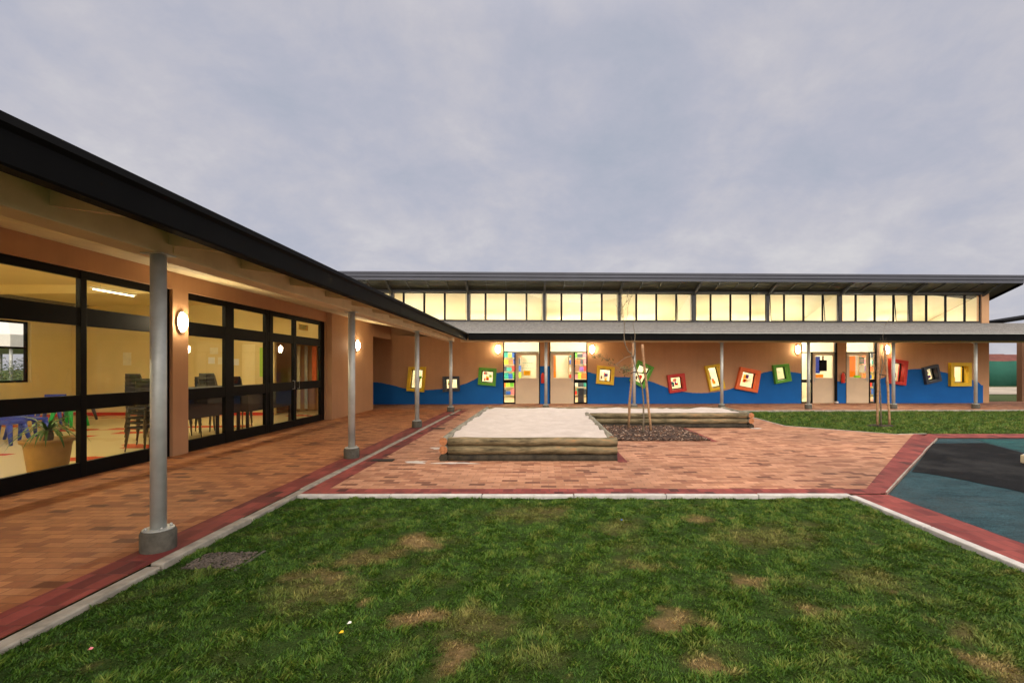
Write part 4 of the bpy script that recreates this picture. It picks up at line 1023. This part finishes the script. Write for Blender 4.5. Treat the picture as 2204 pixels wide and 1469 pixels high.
# ------------------------------------------------------------------ hall furniture
def pot_plant(loc):
    t = thing('potted_plant', 'strappy green plant in a wide clay pot just inside the nearest hall window', 'plant', loc)
    m = MB(); m.lathe([(.175,.0),(.19,.02),(.235,.40),(.245,.455),(.272,.46),(.277,.50),(.26,.505),(.235,.50),(.225,.44)], 32); m.build('pot', M['terracotta'], t)
    m = MB(); m.lathe([(.226,.43),(.20,.455),(.05,.465)], 20); m.build('soil', M['soil'], t)
    m = MB(); m.tube([(0,0,.44),(.01,0,.55),(0,.01,.64)], [.05,.045,.03], 10, jit=.1); m.build('stem', M['bark'], t)
    m = MB()
    for i in range(46):
        a = R.uniform(0,6.283); L = R.uniform(.35,.62); el = R.uniform(.2,1.25); p = Vector((0,0,.60)); d = Vector((math.cos(a)*math.cos(el),math.sin(a)*math.cos(el),math.sin(el)))
        sd = Vector((-math.sin(a),math.cos(a),0)); vs = []; n = 7
        for k in range(n+1):
            f = k/n; w = .014*math.sin(math.pi*min(1,.15+f*.85))+.001; vs += [p-sd*w, p+sd*w]; p = p+d*(L/n); d = (d+Vector((0,0,-.30))).normalized()
        m.add(vs, [(2*k,2*k+1,2*k+3,2*k+2) for k in range(n)], 0, True)
    m.build('leaves', M['palm'], t)
    return t
pot_plant((-6.72, 6.33, 0))
def stack(loc, rz, label, n, h0=.45):
    t = thing('chair_stack', label, 'chair stack', loc, rz)
    return t
def chair(loc, rz, label, grp, proto=[]):
    if proto: return dup(proto[0], loc, rz, label)
    t = thing('stacking_chair', label, 'chair', loc, rz, grp)
    m = MB(); vs = []
    for i in range(6):
        f = i/5; y = -.21+.42*f; z = .45-.02*math.sin(math.pi*f)-(.03 if i==0 else 0)
        vs += [(-.21,y,z),(.21,y,z),(.21,y,z-.016),(-.21,y,z-.016)]
    fs = []
    for i in range(5):
        b = 4*i; fs += [(b+k,b+(k+1)%4,b+4+(k+1)%4,b+4+k) for k in range(4)]
    fs += [(0,1,2,3),(23,22,21,20)]; m.add(vs, fs, 0, True); m.build('seat', M['plastic_black'], t)
    m = MB(); vs = []
    for i in range(6):
        f = i/5; z = .56+.28*f; x = .20-.03*f*f; y = .235+.07*f
        vs += [(-x,y-.02,z),(0,y,z),(x,y-.02,z),(x,y-.005,z),(0,y+.015,z),(-x,y-.005,z)]
    fs = []
    for i in range(5):
        b = 6*i; fs += [(b+k,b+(k+1)%6,b+6+(k+1)%6,b+6+k) for k in range(6)]
    fs += [tuple(range(6)), tuple(range(35,29,-1))]; m.add(vs, fs, 0, True); m.build('backrest', M['plastic_black'], t)
    for s in (-1,1):
        m = MB(); m.tube([(s*.19,-.17,.425),(s*.22,-.23,.0)], .011, 7); m.build('leg', M['chrome'], t)
        m = MB(); m.tube([(s*.21,.25,.0),(s*.195,.20,.43),(s*.19,.235,.56),(s*.185,.28,.78)], .011, 7); m.build('leg', M['chrome'], t)
    proto.append(t); return t
ord_ = ['bottom','second','third','fourth','fifth','sixth','seventh']
def chstack(x, y, rz, n, where):
    for k in range(n):
        nm = 'top' if k == n-1 else ord_[k]
        chair((x+R.uniform(-.005,.005), y, k*.085), rz+R.uniform(-.02,.02), '%s black chair of the stack %s' % (nm, where), 'stacked black chairs in the hall')
chstack(-7.0, 8.28, -.25, 6, 'beside the first window bank')
chstack(-7.45, 9.05, 2.9, 6, 'just right of the narrow pillar')
chstack(-7.5, 9.75, 2.6, 7, 'behind the first dark high table')
chstack(-7.5, 11.5, 3.3, 6, 'nearest the double door')
def desk(loc, rz, L, m_, h, label, legm):
    dd = .58
    t = thing('table', label, 'table', loc, rz); m = MB(); m.box(-L/2,L/2,-.29,.29,h-.03,h); m.build('tabletop', m_, t, bevel=.006)
    m = MB(); m.box(-L/2+.05,L/2-.05,-.26,.26,h-dd,h-.031); m.build('apron', legm, t)
    for sx in (-1,1):
        for sy in (-1,1):
            m = MB(); m.box(sx*(L/2-.07)-.025,sx*(L/2-.07)+.025,sy*.23-.025,sy*.23+.025,0,h-dd-.001); m.build('leg', legm, t)
    return t
chstack(-8.15, 9.6, 3.0, 7, 'farthest from the window glass')
chstack(-7.75, 10.95, 2.9, 6, 'between the two dark tables')
chstack(-7.45, 10.65, 3.1, 7, 'behind the gap between the dark high tables')
desk((-6.85,9.30,0), math.pi/2, 1.85, M['plastic_black'], 1.08, 'dark high table just inside the window pair by the double door', M['plastic_black'])
desk((-6.85,11.35,0), math.pi/2, 1.9, M['plastic_black'], 1.06, 'dark high table just inside the double door', M['plastic_black'])
def kid_chair(loc, rz, mat, label, s=1.0, back=True):
    t = thing('plastic_chair', label, 'chair', loc, rz)
    m = MB(); m.box(-.17*s,.17*s,-.16*s,.16*s,.29*s,.33*s); m.build('seat', mat, t, bevel=.01)
    for sx in (-1,1):
        for sy in (-1,1):
            m = MB(); m.tube([(sx*.14*s,sy*.13*s,.289*s),(sx*.19*s,sy*.18*s,0)], [.035*s,.02*s], 8); m.build('leg', mat, t)
    if back:
        m = MB(); m.box(-.16*s,.16*s,.145*s,.175*s,.331*s,.60*s); m.build('backrest', mat, t, bevel=.01)
M['kblue'] = plain('blue_plastic', (.03,.06,.45), .4, var=.05, bump=0); M['kgreen'] = plain('green_plastic', (.01,.42,.08), .4, var=.05, bump=0)
def GI(px, Y, z=0): return ((px-VX)*Y/F, Y, z)
kid_chair(GI(8,8.9), .3, M['kblue'], 'large blue plastic chair at the left edge behind the pot', 1.35)
kid_chair(GI(60,9.7), 1.3, M['kblue'], 'blue plastic chair behind the potted plant', 1.3)
kid_chair(GI(148,11.6), .1, M['kgreen'], 'bright green plastic stool farther back in the hall', 1.35, False)
kid_chair(GI(112,12.0), .5, M['kblue'], 'small blue plastic chair left of the green stool', 1.3)
kid_chair(GI(172,13.0), 0, M['grey'], 'grey plastic stool by the hall corner', 1.3, False)
# switch boxes and papers on the hall walls
def paper(name, x0, x1, z0, z1, m, lab, plane='end', t=.01):
    mb = MB()
    if plane == 'end': mb.box(x0,x1,14.448-t,14.448,z0,z1)
    else: mb.box(-14.598,-14.598+t,x0,x1,z0,z1)
    c = Vector(mb.v[0]); mb.v = [tuple(Vector(v)-c) for v in mb.v]
    return tag(mb.build(name, m, loc=c), lab, name.replace('_',' '))
M['paper'] = plain('yellowed_paper', (.72,.66,.45), .7, var=.08, bump=0)
k = 0
for (a0,a1,z0,z1,c,lab) in ((-13.0,-12.75,1.55,1.95,'paper','pale paper on the hall end wall near the corner'),(-12.0,-11.8,1.5,1.75,'paper','small paper on the hall end wall'),
    (-10.3,-10.05,1.9,2.1,'paper','upper paper in the notice cluster on the hall end wall'),(-10.35,-10.15,1.6,1.8,'white','lower left paper of the notice cluster'),(-10.05,-9.85,1.58,1.8,'paper','lower right paper of the notice cluster'),
    (-9.6,-9.4,1.55,1.75,'white','white paper right of the notice cluster'),(-9.3,-8.9,.9,2.2,'ceil','pale cupboard door panel on the hall end wall'),(-8.75,-8.45,1.2,2.1,'p_lime','lime green poster beside the dark doorway')):
    paper('wall_paper', a0, a1, z0, z1, M[c], lab)
# dark lobby behind the doorway: panels and curtains
for (x0,x1,z0,z1,c,lab) in ((-8.2,-8.1,.1,2.2,'paper','pale curtain strip in the dark lobby doorway'),(-7.95,-7.85,.1,2.2,'galv','grey curtain strip in the dark lobby'),(-7.7,-7.55,1.0,2.2,'p_orange','orange hanging in the dark lobby'),(-7.3,-6.95,1.4,2.1,'p_orange','orange poster in the dark lobby'),(-7.3,-6.9,1.1,1.38,'p_red','red poster below the orange one in the lobby'),(-7.5,-7.35,.9,1.4,'p_lime','pale green paper in the lobby')):
    mb = MB(); mb.box(0,x1-x0,0,.02,0,z1-z0); tag(mb.build('hanging', M[c], loc=(x0,15.6,z0)), lab, 'hanging')
mb = MB(); mb.box(-14.5,-6.33,14.58,16.2,2.9,2.95)
# outside the far hall window
t = thing('marquee', 'white tent seen through the far hall window', 'tent', (-30,26,0))
m = MB(); m.add([(-6,-5,3.0),(6,-5,3.0),(6,5,3.0),(-6,5,3.0),(0,0,5.0)], [(0,1,4),(1,2,4),(2,3,4),(3,0,4)]); m.build('canopy', M['white'], t)
m = MB(); m.box(-6,6,-5,5,2.4,3.0); m.build('valance', M['white'], t)
for sx in (-1,1):
    for sy in (-1,1): m = MB(); m.tube([(sx*5.8,sy*4.8,0),(sx*5.8,sy*4.8,2.4)], .06, 8); m.build('pole', M['galv'], t)
def bush(loc, label, s=1.0, nm='shrub', cat='shrub', n=1600):
    t = thing(nm, label, cat, loc); m = MB(); m.tube([(0,0,-.1),(0.05,0,.7*s),(.0,.1,1.3*s)], [.07*s,.05*s,.02*s], 8); m.build('trunk', M['bark'], t)
    m = MB()
    for k in range(12):
        c = Vector((R.gauss(0,.5),R.gauss(0,.5),1.5+R.gauss(0,.35)))*s; leafset(m, c, n//12, (.28*s,.28*s,.22*s), .09*s)
    m.build('crown', M['leaf'], t)
bush((-23.5,21.5,0), 'round dark shrub outside the far hall window', 1.0)
bush((-20.5,18.2,0), 'low bush just outside the far hall window', .6)

# ------------------------------------------------------------------ right background
t = thing('shade_cloth_fence', 'green shade cloth fence beyond the right end of the building', 'fence', (36,38,0))
m = MB(); nseg = 60; vs = []
for i in range(nseg+1):
    x = -16+32*i/nseg; y = .06*math.sin(i*1.3)+.05*math.sin(i*.37); vs += [(x,y,.0),(x,y,2.05+.03*math.sin(i*.9)),(x,y+.02,2.05+.03*math.sin(i*.9)),(x,y+.02,0)]
m.add(vs, [(4*i+k,4*i+(k+1)%4,4*i+4+(k+1)%4,4*i+4+k) for i in range(nseg) for k in range(4)], 0, True); m.build('cloth', M['fencegreen'], t)
for i in range(11): 
    m = MB(); m.tube([(-16+3.2*i,-.08,-.1),(-16+3.2*i,-.08,2.1)], .04, 8); m.build('post', M['galv'], t)
def house(x, y, w, d, h, rh, label):
    t = thing('house', label, 'house', (x,y,0), 0); m = MB(); m.box(-w/2,w/2,-d/2,d/2,-.1,h); m.build('wall', M['farwall'], t)
    m = MB(); m.add([(-w/2-.5,-d/2-.5,h),(w/2+.5,-d/2-.5,h),(w/2+.5,d/2+.5,h),(-w/2-.5,d/2+.5,h),(-w/2+2,0,h+rh),(w/2-2,0,h+rh)], [(0,1,5,4),(1,2,5),(2,3,4,5),(3,0,4),(3,2,1,0)]); m.build('roof', M['farroof'], t)
    for k in range(3):
        m = MB(); m.box(-w/3+k*w/3-.6,-w/3+k*w/3+.6,-d/2-.03,-d/2-.001,1,2.1); m.build('window', M['dark'], t)
house(84,90,15,8,2.5,1.7,'far house with a long red tiled roof seen above the green fence')
house(101,92,14,8,2.6,1.4,'far house with a red tiled roof beside the brown pillar')
house(108,110,16,8,2.7,2.0,'more distant red roofed house between the nearer two')
# neighbouring block: brown pillar and dark roof edge
t = thing('neighbouring_building', 'brown pillar and dark low roof of the next block at the right edge', 'building', (21.5,21.0,0))
p = W(2194,860,21.0)
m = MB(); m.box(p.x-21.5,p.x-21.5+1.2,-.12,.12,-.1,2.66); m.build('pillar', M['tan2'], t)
q0 = W(2161,689,24.0)
m = MB(); quadslab(m, [(q0.x-21.5,3.0,q0.z+.02),(q0.x-21.5+12,3.0,q0.z+1.9),(q0.x-21.5+12,5,q0.z+1.9),(q0.x-21.5,5,q0.z+.02)], .16); m.build('roof', M['gutter'], t)
m = MB(); m.box(q0.x-21.5+9,q0.x-21.5+14,3.6,9,-.1,4.6); m.build('wall', M['tan2'], t)
# pale block at right edge on the rubber
p = W(2204,997,7.1); t = thing('play_block', 'small pale block on the rubber surface at the right edge', 'block', (p.x+.15,7.1,-.005))
m = MB(); m.box(-.11,.13,-.1,.1,.0,.13); m.build('block', M['cream'], t, bevel=.015); m = MB(); m.box(-.09,.11,-.08,.08,.131,.14); m.build('cap', M['white'], t)
# litter
def litter(px, py, m, lab, s=.012):
    x, y = G(px,py); mb = MB(); mb.add([(-s,-s*.5,0),(s,-s*.4,.004),(s*.8,s*.6,.008),(-s*.9,s*.5,.003),(0,0,.014)], [(0,1,4),(1,2,4),(2,3,4),(3,0,4),(3,2,1,0)]); tag(mb.build('litter', m, loc=(x,y,-.004)), lab, 'litter')
litter(195,1395,M['p_pink'],'tiny pink scrap on the grass near the lower left kerb'); litter(735,1359,M['p_yellow'],'tiny yellow scrap on the grass'); litter(752,1339,M['white'],'tiny white scrap on the grass beside the yellow one'); litter(1338,1118,M['p_blue'],'tiny pale blue scrap on the far grass',.008)

# ------------------------------------------------------------------ world, sun, camera
w = bpy.data.worlds.new('World'); sc.world = w; w.use_nodes = True; nt = w.node_tree; N = nt.nodes; Lk = nt.links.new
bg = N['Background']
class WN(NT):
    def __init__(s): s.t = nt
t = WN()
tc = t.n('ShaderNodeTexCoord').outputs['Generated']
sep = t.n('ShaderNodeSeparateXYZ'); t.l(tc, sep.inputs[0])
zz = t.math('MAXIMUM', sep.outputs[2], 0.0); den = t.math('ADD', zz, .38)
cmb = t.n('ShaderNodeCombineXYZ'); t.l(t.math('DIVIDE', sep.outputs[0], den), cmb.inputs[0]); t.l(t.math('DIVIDE', sep.outputs[1], den), cmb.inputs[1]); cmb.inputs[2].default_value = 8.2
def wn(scale, detail, rough, dist=0):
    nn = t.n('ShaderNodeTexNoise'); nn.inputs['Scale'].default_value = scale; nn.inputs['Detail'].default_value = detail; nn.inputs['Roughness'].default_value = rough; nn.inputs['Distortion'].default_value = dist
    t.l(cmb.outputs[0], nn.inputs['Vector']); return nn.outputs['Fac']
big = wn(1.0, 4, .5); med = wn(3.2, 8, .6, .25); fine = wn(8.5, 7, .65, .2)
mixf = t.math('ADD', t.math('MULTIPLY', big, .42), t.math('ADD', t.math('MULTIPLY', med, .42), t.math('MULTIPLY', fine, .16)))
cl = t.ramp(mixf, [(.37,(.44,.475,.57)),(.46,(.51,.52,.61)),(.53,(.585,.575,.635)),(.62,(.70,.68,.70))])
# denser brightness overhead, as an overcast sky has
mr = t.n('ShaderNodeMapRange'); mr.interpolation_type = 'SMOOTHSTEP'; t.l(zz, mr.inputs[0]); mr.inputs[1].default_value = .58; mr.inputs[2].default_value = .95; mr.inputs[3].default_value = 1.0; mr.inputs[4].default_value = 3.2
mb_ = t.n('ShaderNodeMapRange'); mb_.interpolation_type = 'SMOOTHSTEP'; t.l(sep.outputs[1], mb_.inputs[0]); mb_.inputs[1].default_value = .1; mb_.inputs[2].default_value = -.6; mb_.inputs[3].default_value = 1.0; mb_.inputs[4].default_value = 3.0  # unseen sky behind the camera, brightness added to light the facades and posts
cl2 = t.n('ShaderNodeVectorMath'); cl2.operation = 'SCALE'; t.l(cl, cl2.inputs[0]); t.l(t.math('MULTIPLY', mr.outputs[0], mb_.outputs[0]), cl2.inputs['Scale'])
sky = t.n('ShaderNodeTexSky'); sky.sky_type = 'NISHITA'; sky.sun_disc = False; sky.sun_elevation = math.radians(27); sky.sun_rotation = math.radians(172)
sk = t.n('ShaderNodeVectorMath'); sk.operation = 'SCALE'; t.l(sky.outputs[0], sk.inputs[0]); sk.inputs['Scale'].default_value = .06
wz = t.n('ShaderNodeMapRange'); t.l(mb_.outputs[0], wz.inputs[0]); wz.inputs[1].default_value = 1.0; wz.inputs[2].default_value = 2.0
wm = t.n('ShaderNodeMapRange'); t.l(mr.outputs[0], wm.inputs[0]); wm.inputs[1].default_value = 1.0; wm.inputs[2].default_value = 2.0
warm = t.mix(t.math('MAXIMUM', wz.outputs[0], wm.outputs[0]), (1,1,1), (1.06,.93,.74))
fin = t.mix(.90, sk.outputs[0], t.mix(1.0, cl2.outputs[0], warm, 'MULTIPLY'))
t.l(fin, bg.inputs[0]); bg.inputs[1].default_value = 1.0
sd = bpy.data.lights.new('sun','SUN'); sd.energy = 1.5; sd.angle = math.radians(38); sd.color = (1,.90,.76)
so = bpy.data.objects.new('sun', sd); COL.objects.link(so); so.rotation_euler = (math.radians(63), 0, math.radians(8))
cam = bpy.data.cameras.new('camera'); co = bpy.data.objects.new('camera', cam); COL.objects.link(co); sc.camera = co
co.location = (0,0,H); co.rotation_euler = (math.pi/2,0,0)
cam.sensor_width = 36; cam.lens = 36*F/2204; cam.shift_x = -(VX-1102)/2204; cam.shift_y = (VY-734.5)/2204
cam.clip_start = .05; cam.clip_end = 2000
sc.view_settings.view_transform = 'Standard'; sc.view_settings.look = 'None'; sc.view_settings.gamma = 1; sc.view_settings.exposure = 0
sc.cycles.use_denoising = True; sc.cycles.max_bounces = 8; sc.cycles.diffuse_bounces = 4; sc.cycles.transparent_max_bounces = 12; sc.cycles.sample_clamp_indirect = 6
